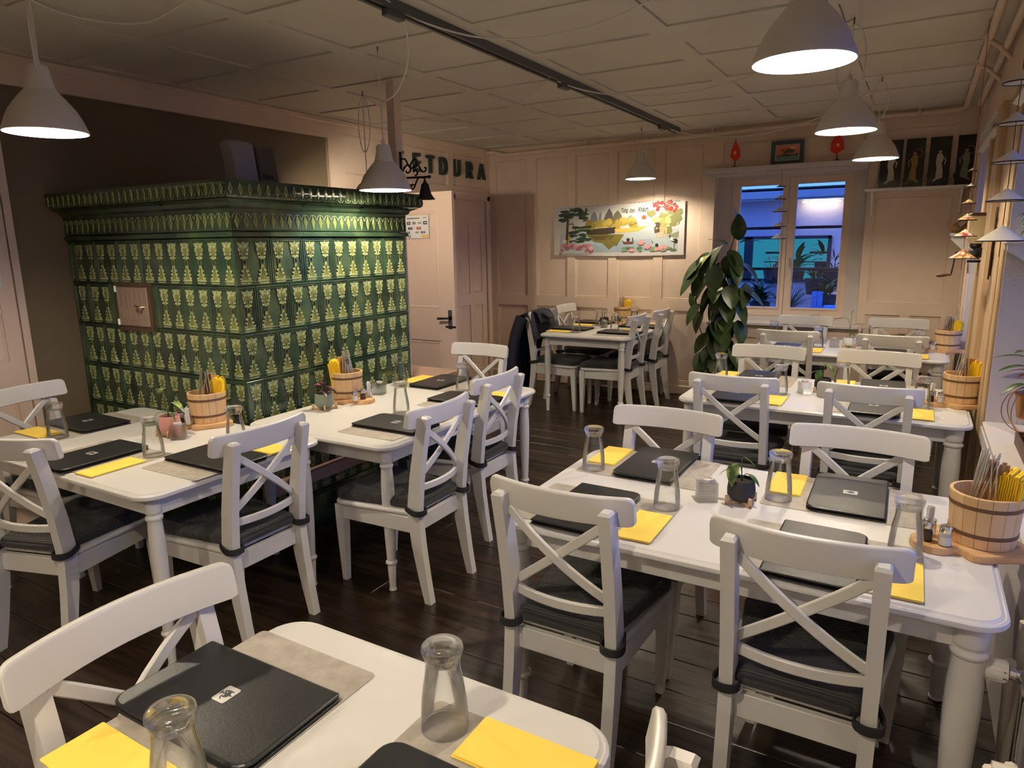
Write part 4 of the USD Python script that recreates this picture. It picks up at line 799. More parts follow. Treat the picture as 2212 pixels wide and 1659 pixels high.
# ------------------------------------------------------------------ pendant lamps
def lamp(label, x, y, z, D=.29, tilt=0.0, az=0.0, loop=0.12, cord=True, anchor=None):
    t = thing('pendant_lamp', label, 'pendant lamp', (x, y, z), 0, 'brushed metal pendant lamps'); k = D/.29
    rot = lambda m: T(T(m, ry=tilt), rz=az) if tilt else m
    sh_ = [(.145, 0), (.1465, .002), (.1455, .010), (.138, .028), (.129, .052), (.115, .080), (.096, .108), (.075, .133), (.060, .150), (.0545, .154), (.0545, .160), (.0515, .161), (.044, .200), (.0375, .236), (.034, .244), (0, .245)]
    part(t, 'shade', rot(T(lathe([(r*k, q*k) for r, q in sh_], 40), 0)), 'aluminium', 40)
    li = [(.1435, .0005), (.1425, .010), (.135, .028), (.123, .052), (.107, .080), (.089, .108), (.071, .133), (.053, .150), (.042, .195), (0, .20)]
    m = lathe([(r*k, q*k) for r, q in li], 40); m.invert(); part(t, 'shade_lining', rot(m), 'lining_white', 40)
    part(t, 'bulb', rot(T(trimesh.creation.icosphere(2, .036*k), 0, 0, .082*k)), 'bulb', True)
    part(t, 'lamp_holder', rot(lathe([(0, .11*k), (.02*k, .11*k), (.022*k, .16*k), (.018*k, .2*k), (0, .2*k)], 16)), 'plastic_white', 40)
    top = np.array(rot(trimesh.Trimesh([(0, 0, .243*k)], [[0, 0, 0]], process=False)).vertices[0])
    part(t, 'cord_grip', rot(lathe([(.012*k, .243*k), (.011*k, .265*k), (.005*k, .275*k), (0, .275*k)], 12)), 'aluminium', 40)
    if cord:
        zc = 2.70-z; h = zc-top[2]; o = top+(0, 0, .02); a = anchor or (0, 0)
        part(t, 'cord', tube(smooth_path([o, o+(a[0]*.3, a[1]*.3, h*.35), (o[0]+a[0]*.8, o[1]+a[1]*.8, o[2]+h*.7), (o[0]+a[0], o[1]+a[1], zc)], 5), .0032, 6), 'cord_white', 60)
        if loop:
            L = loop; c0 = np.array([o[0]+a[0]*.9, o[1]+a[1]*.9, zc-.03])
            P = [c0+(.5*L*math.sin(q)*(.82 if tilt == 0 else 1), -.25*L*math.sin(q), -L*1.0+L*1.0*math.cos(q)) for q in np.linspace(0, 2*PI, 22)]
            part(t, 'cord_loop', tube(P, .0032, 6), 'cord_white', 60)
        part(t, 'ceiling_hook', tube([(o[0]+a[0], o[1]+a[1], zc+.004), (o[0]+a[0], o[1]+a[1], zc-.03)], .004, 6), 'grey_metal')
    return t
lamp('brushed metal pendant lamp hanging over the nearest window-side table', -.345, 2.32, 2.14, loop=.0)
lamp('brushed metal pendant lamp over the middle window-side table, with a long cord loop', -.38, 4.07, 2.165, loop=.17)
lamp('brushed metal pendant lamp over the farthest window-side table', -.32, 5.60, 2.165, loop=.12)
lamp('brushed metal pendant lamp in front of the scenic poster on the back wall', -2.42, 6.68, 2.225, loop=.17)
lamp('brushed metal pendant lamp hanging low in front of the stove beside the square post', -2.63, 3.11, 1.93, loop=0.0, anchor=(-.05, .05))
lamp('small pendant lamp tilted to the left, half hidden behind the stove lamp', -3.62, 4.10, 1.99, D=.24, tilt=.9, az=-.95, loop=.19)
lamp('brushed metal pendant lamp at the left edge in front of the olive wall', -2.97, 1.52, 2.075, loop=.20)
lamp('brushed metal pendant lamp over the nearest table, outside the picture', -.86, .10, 2.12, loop=0.0)
lamp('brushed metal pendant lamp behind the viewer on the left', -2.2, -.9, 2.12, loop=0.0)
lamp('brushed metal pendant lamp behind the viewer on the right', -.9, -1.5, 2.12, loop=0.0)
# ------------------------------------------------------------------ bell, letters, poster and pictures
bl = thing('wall_bell', 'black iron bell hanging from a scrolled bracket on the square post', 'bell', (-3.07, 3.795, 2.07))
part(bl, 'back_plate', box(.0, .008, -.01, .01, -.02, .17, .002), 'iron'); part(bl, 'arm', [tube([(.0, 0, 0), (.235, 0, -.005)], .007, 8), trimesh.creation.icosphere(1, .012).apply_translation((.238, 0, -.005))], 'iron')
scr = [[(.006, 0, .12), (.05, 0, .11), (.07, 0, .075), (.11, 0, .06), (.15, 0, .075), (.17, 0, .045), (.20, 0, .03), (.215, 0, .05), (.20, 0, .055)], [(.006, 0, .01), (.03, 0, .06), (.07, 0, .08), (.085, 0, .05), (.06, 0, .03), (.045, 0, .045)], [(.09, 0, .05), (.10, 0, .10), (.13, 0, .115), (.135, 0, .08), (.11, 0, .07)], [(.12, 0, .01), (.14, 0, .03), (.125, 0, .045), (.11, 0, .03)], [(.0, 0, -.10), (.05, 0, -.075), (.10, 0, -.075), (.13, 0, -.03), (.19, 0, -.01)], [(.06, 0, -.07), (.07, 0, -.045), (.085, 0, -.055)], [(.085, 0, -.07), (.10, 0, -.045), (.112, 0, -.055)]]
for s in scr: part(bl, 'scroll', tube(smooth_path(s, 4), .0055, 6), 'iron')
part(bl, 'bell', T(lathe([(0, 0), (.010, .0), (.012, -.012), (.024, -.022), (.030, -.05), (.040, -.085), (.055, -.108), (.066, -.118), (.063, -.120), (.04, -.10), (0, -.04)][::-1], 24), .200, 0, -.028), 'iron', 40)
part(bl, 'hanger', tube([(.20, 0, -.005), (.20, 0, -.03)], .006, 6), 'iron'); part(bl, 'clapper', trimesh.creation.icosphere(1, .012).apply_translation((.2, 0, -.14)), 'iron')
for ch, yy in zip('VIETDURA', (5.27, 5.53, 5.79, 6.02, 6.25, 6.50, 6.75, 7.0)):
    m = text(ch, .168, .03, True); b = m.bounds; m.apply_translation([-(b[0][0]+b[1][0])/2, -b[0][1], 0]); m.vertices[:, 0] *= .92
    solo('wall_letter', B(m, (0, 1, 0), (0, 0, 1), (1, 0, 0), (-4.488 if yy < 6.35 and yy > 4.75 else -4.486, yy, 2.352)), 'letter_green', f'dark green wooden letter {ch} fixed above the doors on the left wall', 'letter', 'letters above the doors', smooth=False)
# payment card notice on the open door leaf
ny = 5.3-.022
nt = thing('card_notice', 'white printed card payment notice pinned to the open door leaf', 'notice', (-4.13, ny, 1.79))
part(nt, 'sheet', box(-.165, .165, -.0012, 0, -.105, .105), 'paper_white', False)
lay = [(sbox(-.09, .075, .06, .083), (70, 80, 95)), (sbox(-.15, .078, -.12, .086), (150, 150, 160)), (sbox(.10, .078, .14, .086), (150, 150, 160))]
cr = random.Random(2); pal = [(30, 34, 60), (40, 60, 90), (20, 40, 50), (120, 125, 130), (60, 100, 90), (40, 70, 140), (50, 50, 60), (180, 60, 50), (90, 110, 150), (70, 110, 100), (40, 60, 130), (60, 70, 90), (90, 100, 120), (238, 178, 40)]
spots = [(-.135, .035, .04, .032), (-.07, .035, .04, .026), (-.005, .035, .032, .02), (.06, .035, .04, .014), (.125, .036, .045, .03), (-.125, -.012, .034, .03), (-.05, -.012, .05, .02), (.05, -.012, .05, .022), (-.10, -.052, .09, .02), (.03, -.05, .035, .014), (.10, -.05, .05, .016), (-.12, -.086, .04, .016), (-.06, -.086, .03, .02), (.12, -.084, .07, .022)]
for (cx, cy, w, h), c in zip(spots, pal): lay += [(sbox(cx-w/2, cy-h/2, cx+w/2, cy+h/2), c), (sbox(cx-w/4, cy-h/8, cx+w/3, cy+h/6), (225, 225, 225))]
pm, pc = paint(lay); part(nt, 'print', B(pm, (1, 0, 0), (0, 0, 1), (0, -1, 0), (0, -.0016, 0)), 'print', col=pc)
# scenic poster, drawn in the picture's own proportions
pw, ph = 1.485, .53
def pu(x, y): return ((x-25)/2060*pw, (890-y)/760*ph)
def PP(*pts): return Polygon([pu(*p) for p in pts]).buffer(0)
def PB(cx, cy, rx, ry, seed=0, rough=.2): x, y = pu(cx, cy); return blob(x, y, rx/2060*pw, ry/760*ph, seed, 20, rough)
L = [(PP((0, 900), (0, 130), (2085, 130), (2085, 900)), (206, 202, 200)), (PP((105, 845), (105, 180), (2020, 160), (2000, 830)), (198, 200, 196)), (PP((105, 845), (105, 560), (2000, 520), (2000, 830)), (176, 188, 192)), (PP((600, 845), (600, 720), (1600, 650), (1600, 835)), (158, 176, 188))]
for pts, c in (([(490, 480), (515, 240), (545, 165), (575, 190), (600, 480)], (96, 86, 74)), ([(600, 440), (640, 280), (690, 225), (735, 300), (760, 440)], (116, 120, 130)), ([(740, 440), (775, 250), (800, 240), (815, 440)], (128, 132, 140)), ([(820, 420), (870, 290), (930, 192), (985, 270), (1010, 420)], (92, 88, 90)), ([(960, 420), (1010, 280), (1070, 225), (1130, 300), (1160, 420)], (108, 100, 84)), ([(1180, 420), (1240, 320), (1290, 300), (1330, 420)], (150, 142, 122)), ([(1310, 440), (1350, 350), (1390, 440)], (150, 146, 130))): L.append((PP(*pts), c))
pr_ = random.Random(4)
for i in range(30):
    x = pr_.uniform(560, 1440); L.append((PB(x, 430+pr_.uniform(-70, 40)+abs(x-1000)*.08, pr_.uniform(40, 80), pr_.uniform(30, 55), i), pr_.choice([(168, 146, 60), (146, 128, 48), (186, 164, 74), (128, 116, 50), (150, 140, 66)])))
L += [(PP((560, 540), (700, 490), (1040, 470), (1030, 560), (700, 600), (560, 570)), (52, 44, 30)), (PP((1020, 500), (1400, 480), (1540, 470), (1400, 540), (1060, 560)), (206, 176, 84)), (PP((560, 580), (1040, 575), (1180, 580), (1060, 750), (1020, 740), (930, 800), (830, 700), (700, 690)), (118, 108, 48)), (PP((620, 600), (1020, 590), (960, 650), (720, 660)), (84, 74, 36)), (PB(1480, 345, 36, 32, 1, .03), (222, 84, 56))]
for i in range(26): L.append((PB(pr_.uniform(1590, 2000), pr_.uniform(280, 560), pr_.uniform(40, 75), pr_.uniform(30, 60), 40+i), pr_.choice([(150, 150, 84), (176, 150, 96), (206, 176, 120), (120, 120, 70), (222, 190, 150), (108, 112, 66)])))
for x in (1660, 1710, 1760, 1800): L.append((PP((x, 500), (x+34, 500), (x+26, 640), (x+8, 640)), (206, 170, 120)))
L += [(PP((1640, 520), (1650, 430), (1700, 420), (1725, 440), (1725, 560), (1650, 580)), (70, 62, 52)), (PB(1640, 465, 24, 26, 3, .05), (226, 220, 206)), (PP((1840, 620), (2005, 560), (2005, 640), (1880, 660)), (132, 140, 110))]
for i in range(26): L.append((PB(1780+pr_.uniform(-160, 230), 185+pr_.uniform(-60, 60)+max(0, (pr_.random()-.5))*120, pr_.uniform(16, 42), pr_.uniform(12, 28), 80+i), pr_.choice([(160, 36, 36), (128, 28, 30), (186, 62, 52)])))
L.append((LineString([pu(1600, 140), pu(1700, 200), pu(1800, 215), pu(1950, 160)]).buffer(.0035), (60, 40, 34)))
for i in range(34):
    u = pr_.random(); L.append((PB(120+u*420, 300-90*math.sin(u*3)+pr_.uniform(-40, 90), pr_.uniform(40, 80), pr_.uniform(14, 26), 120+i), pr_.choice([(30, 54, 34), (40, 68, 44), (24, 44, 30), (54, 80, 54)])))
for i in range(22): L.append((PB(470+pr_.uniform(-180, 140), 600+pr_.uniform(-150, 90), pr_.uniform(45, 85), pr_.uniform(12, 22), 160+i), pr_.choice([(36, 64, 42), (48, 80, 54), (28, 50, 34)])))
L += [(PP((205, 740), (225, 340), (262, 330), (250, 740)), (72, 46, 28)), (LineString([pu(240, 420), pu(330, 400), pu(400, 520)]).buffer(.004), (84, 56, 36)), (LineString([pu(240, 560), pu(300, 560), pu(350, 610)]).buffer(.004), (84, 56, 36)), (PP((230, 740), (255, 590), (300, 600), (260, 745)), (176, 150, 70))]
L += [(PB(350, 735, 60, 55, 6), (170, 164, 156)), (PB(410, 750, 55, 40, 7), (186, 182, 176)), (PB(190, 680, 34, 34, 8), (214, 212, 208))]
for i in range(20): L.append((PB(pr_.choice([140, 220, 300, 440, 560, 620, 170, 350])+pr_.uniform(-30, 30), 790+pr_.uniform(-55, 30), pr_.uniform(24, 44), pr_.uniform(18, 34), 200+i, .1), pr_.choice([(206, 140, 146), (190, 110, 122), (222, 172, 174), (178, 92, 108)])))
for i in range(16): L.append((PB(1100+pr_.uniform(-60, 880), 805+pr_.uniform(-30, 20), pr_.uniform(26, 50), pr_.uniform(12, 22), 240+i, .1), pr_.choice([(112, 146, 112), (128, 158, 124), (92, 124, 92)])))
for x, y in ((1440, 715), (1460, 700), (1540, 775), (1560, 760), (1300, 815), (1720, 800), (1800, 780), (1690, 805)): L.append((PB(x, y, 42, 28, x, .25), (218, 146, 146)))
L += [(PP((1140, 650), (1180, 690), (1330, 690), (1355, 660), (1320, 712), (1180, 716)), (120, 58, 46)), (PB(1245, 658, 26, 22, 9), (40, 34, 30)), (PP((1310, 680), (1308, 630), (1322, 630), (1324, 680)), (46, 40, 36)), (PB(1955, 690, 34, 34, 12), (26, 32, 32)), (PP((1880, 640), (1960, 655), (1940, 700), (1890, 690)), (220, 220, 214)), (LineString([pu(1875, 610), pu(1880, 650)]).buffer(.004), (30, 30, 30)), (LineString([pu(1945, 710), pu(1940, 790)]).buffer(.002), (50, 46, 40)), (PB(1685, 745, 22, 22, 13), (26, 32, 32)), (LineString([pu(1615, 690), pu(1622, 715)]).buffer(.0035), (30, 30, 30))]
for k in range(46): L.append((PP((120+41*k, 168-k*1.2), (140+41*k, 167-k*1.2), (140+41*k, 160-k*1.2), (120+41*k, 161-k*1.2)), (96, 92, 90)))
for k in range(22): L.append((PP((125+23*k, 880), (138+23*k, 880), (138+23*k, 858), (125+23*k, 858)), (140, 136, 136)))
L.append((PP((100, 895), (118, 895), (118, 860), (100, 860)), (60, 56, 54)))
pt = thing('scenic_poster', 'long poster of a misty river landscape with black brush lettering on the back wall', 'poster', (-3.595, 7.172, 1.49))
m, c = paint(L, .00003)
def bend(m, lift=.0):
    v = np.asarray(m.vertices).copy(); x, y = v[:, 0].copy(), v[:, 1].copy()
    yy = -.006-.012*np.sin(x/pw*PI)*np.sin(y/ph*PI)-v[:, 2]; zz = y+.014*(x/pw)*(y/ph)-.012*np.sin(x/pw*PI)*(1-y/ph)
    return trimesh.Trimesh(np.c_[x, yy-lift, zz], m.faces, process=False)
def subdiv(m, c=None, n=.12):
    v, f, idx = trimesh.remesh.subdivide_to_size(m.vertices, m.faces, n, return_index=True)
    if c is None: return trimesh.Trimesh(v, f, process=False), None
    cc = np.zeros((len(v), 3)); fc = c[np.asarray(m.faces)[:, 0]]
    cc[f.ravel()] = np.repeat(fc[idx], 3, axis=0); return trimesh.Trimesh(v, f, process=False), cc
m, c = subdiv(m, c); part(pt, 'print', bend(m), 'print', col=c)
bk = trimesh.Trimesh([(0, 0, 0), (pw, 0, 0), (pw, ph, 0), (0, ph, 0)], [[0, 1, 2], [0, 2, 3]], process=False); bk, _ = subdiv(bk); part(pt, 'sheet', bend(bk, -.0006), 'paper_white', False)
for s, x, y, h in (('Tùng', 1115, 260, .040), ('Đón', 1255, 268, .036), ('Khách', 1385, 262, .044)):
    q = text(s, h, .0004, True); q.vertices[:, 0] += .25*q.vertices[:, 1]; q.vertices[:, 0] *= .62; u, v = pu(x, y); q.apply_translation([u, v, .004]); part(pt, 'lettering', bend(q), 'emblem_ink', False)
q = text('TÙNG NGHÊNH KHÁCH', .013, .0003); q.vertices[:, 0] *= 1.25; u, v = pu(1660, 146); q.apply_translation([u, v, .004]); part(pt, 'lettering', bend(q), 'frame_blue', False)
# flags, framed picture, lacquer plaques
def flag(label, x, z, lean, drape):
    t = thing('table_flag', label, 'flag', (x, 7.10, z), 0, 'red flags on the shelf above the window')
    part(t, 'foot', lathe([(0, 0), (.026, 0), (.026, .006), (.008, .012), (0, .012)], 16), 'iron'); part(t, 'pole', tube([(0, 0, .01), (.0+lean*.24, 0, .265)], .004, 6), 'iron')
    P = [(0+lean*.24, .25), (drape*.045, .16), (drape*.05, .09), (drape*.005, .055), (-drape*.045, .10), (-drape*.03, .18)]
    part(t, 'cloth', B(prism(Polygon(P), .006), (1, 0, 0), (0, 0, 1), (0, -1, 0), (0, -.003, 0)), 'flag_red', False)
    star = Polygon([((.019 if k % 2 == 0 else .008)*math.sin(k*PI/5), (.024 if k % 2 == 0 else .010)*math.cos(k*PI/5)) for k in range(10)])
    part(t, 'star', B(prism(star, .002), (1, 0, 0), (0, 0, 1), (0, -1, 0), (0, -.009, .135)), 'flag_star', False)
flag('small red flag with yellow star on the shelf left of the framed picture', -1.62, 2.316, .0, 1.0)
flag('small red flag with yellow star on the shelf right of the framed picture', -.715, 2.316, -.06, -1.25)
fp_ = thing('framed_picture', 'small blue framed picture of a sunset standing on the shelf above the window', 'picture', (-1.15, 7.14, 2.316))
part(fp_, 'frame', XZ(prism(sbox(-.145, 0, .145, .215).difference(sbox(-.108, .035, .108, .18)), .014), .007), 'frame_blue', False)
Lq = [(sbox(-.11, .03, .11, .185), (170, 168, 160)), (sbox(-.098, .044, .098, .172), (206, 120, 84)), (sbox(-.098, .044, .098, .082), (110, 140, 140)), (Polygon([(-.098, .082), (-.03, .10), (.04, .086), (.098, .1), (.098, .076), (-.098, .07)]), (84, 92, 70)), (blob(.01, .118, .05, .022, 3), (92, 78, 52)), (blob(-.04, .13, .03, .012, 4), (176, 86, 62)), (Polygon([(-.02, .075), (.03, .075), (.04, .088), (-.03, .088)]), (70, 48, 36)), (blob(.05, .15, .03, .01, 8), (232, 180, 120))]
m, c = paint(Lq); part(fp_, 'print', B(m, (1, 0, 0), (0, 0, 1), (0, -1, 0), (0, -.001, 0)), 'print', col=c)
def lady(k):
    inl, gold = [(188, 180, 164), (150, 132, 84), (186, 180, 168), (128, 132, 112)][k], (150, 116, 62)
    sx = (1, -1, 1, -1)[k]; o = []
    o.append((ell(.0, .285, .012, .015), inl))
    o.append((Polygon([(sx*x, y) for x, y in ((-.02, .27), (.016, .27), (.028, .22), (.018, .19), (.030, .13), (.034, .07), (.006, .06), (-.020, .075), (-.016, .15), (-.026, .2))]), gold if k == 1 else inl))
    o.append((Polygon([(sx*x, y) for x, y in ((-.004, .16), (-.018, .07), (-.045, .045), (-.03, .04), (.004, .062))]), inl))
    o.append((LineString([(sx*.018, .25), (sx*.046, .215), (sx*.04, .18)]).buffer(.004), inl))
    if k in (1, 3): o.append((Point(-sx*.022, .285).buffer(.036).difference(Point(-sx*.022, .285).buffer(.031)), gold if k == 1 else inl))
    if k == 1: o.append((LineString([(-.03, .06), (-.055, .03), (-.05, .008), (-.03, .0)]).buffer(.0025), gold))
    o.append((blob(sx*.006, .303, .013, .009, k), (44, 36, 30)))
    return o
for k, (a, b) in enumerate(((-.366, -.198), (-.174, -.03), (.004, .162), (.206, .345))):
    t = thing('lacquer_plaque', 'dark lacquer plaque with pale inlaid figure, '+('first', 'second, with a golden parasol,', 'third', 'fourth, nearest the window wall,')[k]+' of the row on the wall shelf', 'plaque', ((a+b)/2, 7.135, 2.053), 0, None)
    w = b-a; tilt = -.06
    part(t, 'panel', T(box(-w/2, w/2, -.006, .006, 0, .41, .002), rx=tilt), 'leather_black', False)
    n2 = [(sbox(-w/2+.004, .004, w/2-.004, .406), (38, 34, 30)), (blob(-.03, .08, .05, .05, k+5), (32, 44, 36)), (blob(.04, .35, .03, .04, k+15), (34, 46, 38)), (LineString([(-w/2+.01, .05), (w/2-.01, .06)]).buffer(.002), (56, 50, 40))]+lady(k)
    m, c = paint(n2); part(t, 'inlay_print', T(B(m, (1, 0, 0), (0, 0, 1), (0, -1, 0), (0, -.0064, 0)), rx=tilt), 'lacquer_print', col=c)
# ------------------------------------------------------------------ ficus
fc = thing('rubber_plant', 'tall rubber plant with dark oval leaves in a basket beside the back window', 'plant', (-1.60, 6.78, 0))
part(fc, 'basket', lathe([(0, 0), (.145, 0), (.165, .05), (.172, .20), (.178, .40), (.182, .44), (.172, .44), (.166, .40), (0, .39)], 40), 'basket', 40); part(fc, 'soil', lathe([(.165, .395), (0, .40)], 20), 'soil', False)
fr_ = random.Random(21)
stems = [[(-.02, 0, .4), (-.01, .02, .9), (.02, .03, 1.4), (.10, .02, 1.72)], [(.03, .02, .4), (.02, 0, .85), (-.06, -.02, 1.25), (-.10, -.02, 1.50)], [(0, -.03, .4), (.07, -.05, .8), (.10, -.06, 1.15)]]
for s in stems: part(fc, 'stem', tube(smooth_path(s, 6), np.linspace(.013, .006, 6*(len(s)-1)+1), 7), 'stem_brown', 50)
for dx in (-.03, .045): part(fc, 'support_stick', tube([(dx, .01, .4), (dx*.4, 0, 1.25)], .007, 6), 'stem_brown')
def big_leaf(o, az, el, L=.30, W=.155, m='leaf_ficus', dr=.35, roll=0):
    P = bez(np.array(o)-np.array([math.cos(az), math.sin(az), .1])*.07, np.array(o)-np.array([math.cos(az), math.sin(az), -.1])*.05, o, o, 4)[:3]
    part(fc, 'leaf', set_leaf(leaf_mesh(L, W, dr, .10, 10), o, az, el, roll), m, 50)
    mid = leaf_mesh(L*.97, .006, dr, .0, 10); 
big_leaf((.10, 0, 1.66), 1.8, 1.25, .30, .15, dr=.15, roll=1.2); big_leaf((.12, 0, 1.62), -1.4, 1.15, .30, .16, dr=.2); big_leaf((.13, .0, 1.60), -.1, .3, .22, .12); big_leaf((.02, 0, 1.58), 2.7, .5, .25, .12)
big_leaf((.13, -.05, 1.18), -.15, -.15, .33, .20, dr=.5); big_leaf((.10, -.06, 1.10), -.5, -.75, .34, .19, dr=.3); big_leaf((.14, -.02, 1.42), -.2, -.35, .30, .15, dr=.6)
big_leaf((-.14, 0, 1.48), 3.0, -.15, .26, .14, dr=.8); big_leaf((-.12, -.03, 1.50), -2.2, -.2, .2, .11, m='leaf_ficus_new', dr=.8); big_leaf((-.10, 0, 1.30), 2.9, -.75, .34, .17, dr=.3); big_leaf((-.08, -.05, 1.22), -2.2, -1.05, .36, .15, dr=.15)
for i in range(46):
    z = .52+1.08*(i+.5)/46; az = -PI/2+fr_.uniform(-1.15, 1.15); k = .03+.11*fr_.random(); side = fr_.uniform(-.15, .13)
    big_leaf((side+.04*(z-1)+k*math.cos(az), k*math.sin(az)-.02, z), az, fr_.uniform(-1.45, -.75), fr_.uniform(.23, .32), fr_.uniform(.15, .20), dr=fr_.uniform(.05, .35), roll=fr_.uniform(-.25, .25))
big_leaf((-.27, -.02, .96), 2.2, 1.1, .20, .09, dr=.2); part(fc, 'stem', tube(smooth_path([(-.06, 0, .45), (-.18, -.02, .72), (-.27, -.02, .97)], 5), .005, 6), 'stem_green')
for i in range(6):
    az = -2.6+i*.45; big_leaf((.0+.1*math.cos(az), .1*math.sin(az), .62-.02*i), az, -.7, .24, .13, dr=.4)
# jacket over the near left chair of the back table
def cloth(grid, th=.008):
    g = np.array(grid, float); a, b = g.shape[:2]; V = g.reshape(-1, 3); F = []
    for i in range(a-1):
        for j in range(b-1):
            p = i*b+j; F += [[p, p+1, p+b+1], [p, p+b+1, p+b]]
    m = trimesh.Trimesh(V, F, process=False); n = m.vertex_normals; q = trimesh.Trimesh(V+n*th, F, process=False); m.invert(); return cat(m, q)
jk = thing('jacket', 'dark navy jacket draped over the near left chair back at the table under the poster', 'jacket', (-3.30, 6.16, .0))
G = []
for i in range(26):
    s = i/25; row = []
    for j in range(15):
        u = (j-7)/7; 
        if s < .22: x = .10-.10*(s/.22); zz = .70+.265*math.sin(s/.22*PI/2)
        else: q = (s-.22)/.78; x = -.03-.14*q-.05*math.sin(q*3); zz = .965-.86*q
        w = .235+.09*max(0, s-.22); fold = .018*math.sin(u*7+1.3*s)*min(1, max(0, s-.25)*3)
        row.append((x+fold-.035*(u*u)*(s > .2), u*w+.02*math.sin(3*s+u)-.06*max(0, s-.3), zz-.03*abs(u)**3-.04*max(0, s-.6)*math.sin(u*2.5)))
    G.append(row)
part(jk, 'body', cloth(G), 'navy_cloth', 60)
for sy in (-1, 1):
    P = smooth_path([(-.05, sy*.21-.02, .90), (-.10, sy*.26-.03, .70), (-.13, sy*.25-.05, .48), (-.12, sy*.24-.06, .30)], 4); part(jk, 'sleeve', tube(P, np.linspace(.06, .045, len(P)), 10), 'navy_cloth', 60)
part(jk, 'collar', cloth([[(.02+.10*s+.03*math.sin(PI*(j/8)), -.14+.30*j/8, .945-.10*s+.05*math.sin(s*PI)+.008*math.sin(j)) for j in range(9)] for s in np.linspace(0, 1, 6)], .012), 'navy_cloth', 60)
part(jk, 'hood', cloth([[(.03+.16*s, -.10+.2*j/8*(1-.5*s), .93-.03*s+.035*math.sin(PI*j/8)*(1-s)+.02*math.sin(PI*s)) for j in range(9)] for s in np.linspace(0, 1, 6)], .014), 'navy_cloth', 60)
# ------------------------------------------------------------------ window side: hat garlands, grinder, shelves, sill plants, radiator
def garland(label, x, y, ztop, hats, string, coloured=()):
    t = thing('hat_garland', label, 'hanging decoration', (x, y, ztop), 0, None); zmin = min(h[0] for h in hats)
    part(t, 'string', tube([(0, 0, 0), (.002, 0, (zmin-ztop)*.5), (0, 0, zmin-ztop-.06)], .0013, 5), string)
    for i, (z, r) in enumerate(hats):
        z -= ztop; hgt = r*.72
        if i in coloured:
            m = lathe([(r, 0), (r*.66, hgt*.34), (r*.33, hgt*.67), (.0015, hgt)], 16); m2 = m.subdivide(); p = np.asarray(m2.vertices)
            pal2 = [(232, 214, 120), (60, 80, 150), (220, 200, 170), (150, 60, 60), (226, 190, 120), (90, 120, 80), (200, 160, 180)]
            nz = meshkit.noise(p*38+i*7, 3); cc = np.array([S(*pal2[min(6, int(q*7))]) for q in nz]); h = part(t, 'hat', T(m2, 0, 0, z), 'print', col=cc)
        else: h = part(t, 'hat', T(lathe([(r, 0), (r*.66, hgt*.34), (r*.33, hgt*.67), (.0015, hgt)], 24), 0, 0, z), 'hat_paper', 20)
        part(h, 'hat_rim', T(lathe([(r-.003, -.001), (r, -.003), (r+.002, 0), (r, .002), (r-.003, -.001)], 24), 0, 0, z), 'hat_rim', 50)
        part(h, 'hat_lining', T(lathe([(.0015, hgt-.003), (r-.002, -.0005)], 16), 0, 0, z), 'hat_paper', 40)
    return t
garland('garland of five pale conical paper hats at the right edge of the picture', .262, 3.20, 2.70, [(2.17, .055), (2.03, .055), (1.895, .060), (1.758, .063), (1.612, .080)], 'string_dark')
garland('garland of small conical hats with painted lower hats beside the coffee grinder', .205, 4.45, 2.70, [(1.965, .022), (1.885, .024), (1.80, .033), (1.715, .045), (1.63, .054), (1.515, .066)], 'string_red', (2, 3, 4, 5))
t_ = garland('garland of small pale conical hats hanging in front of the back window', -1.180, 7.11, 2.272, [(2.115, .040), (2.0, .052), (1.885, .062), (1.745, .064), (1.632, .070)], 'string_dark')
cg = thing('coffee_grinder', 'vintage wall coffee grinder with cream jar and wooden crank handle', 'coffee grinder', (.300, 5.2, 1.40))
part(cg, 'jar', T(slab(.105, .10, .21, .352, .022, .006), 0, 0, 0), 'cream_enamel', 40); part(cg, 'jar_shoulder', loft([np.c_[rrect(.10, .095, .02, 5), np.full(20, .212)], np.c_[rrect(.07, .07, .02, 5), np.full(20, .185)]]), 'cream_enamel', 40)
part(cg, 'lid', lathe([(0, .352), (.055, .352), (.058, .36), (.055, .368), (.03, .372), (0, .373)], 24), 'lid_brown', 40)
part(cg, 'mill_body', [lathe([(0, .185), (.030, .185), (.032, .17), (.022, .155), (.034, .14), (.036, .115), (.024, .10), (.030, .09), (0, .09)][::-1], 16), bar((0, 0, .13), (.05, 0, .13), .05, .06), tube([(0, -.0, .128), (-.10, -.01, .128)], .008, 8)], 'iron', 40)
part(cg, 'catch_glass', lathe([(0, 0), (.030, 0), (.032, .004), (.034, .075), (.032, .075), (.030, .006), (0, .005)], 20), 'glass_thin', 40); part(cg, 'catch_holder', lathe([(.033, .07), (.037, .07), (.037, .084), (.033, .084)], 20), 'iron', 40)
part(cg, 'crank', tube([(-.10, -.01, .128), (-.105, -.012, .06), (-.112, -.014, -.005)], .0045, 8), 'iron'); part(cg, 'crank_handle', T(lathe([(0, 0), (.007, .002), (.0075, .02), (.012, .05), (.010, .075), (.004, .085), (0, .086)], 12), -.108, -.014, -.004, ry=-PI/2-.12), 'dark_wood', 40)
solo('hanging_wood_strip', cat(box(.338, .345, 4.53, 4.60, 1.42, 1.78, .002), tube([(.335, 4.52, 1.40), (.335, 4.51, 1.62)], .004, 6)), 'dark_wood', 'narrow brown wooden strip hanging on the casing right of the coffee grinder', 'wall decoration')
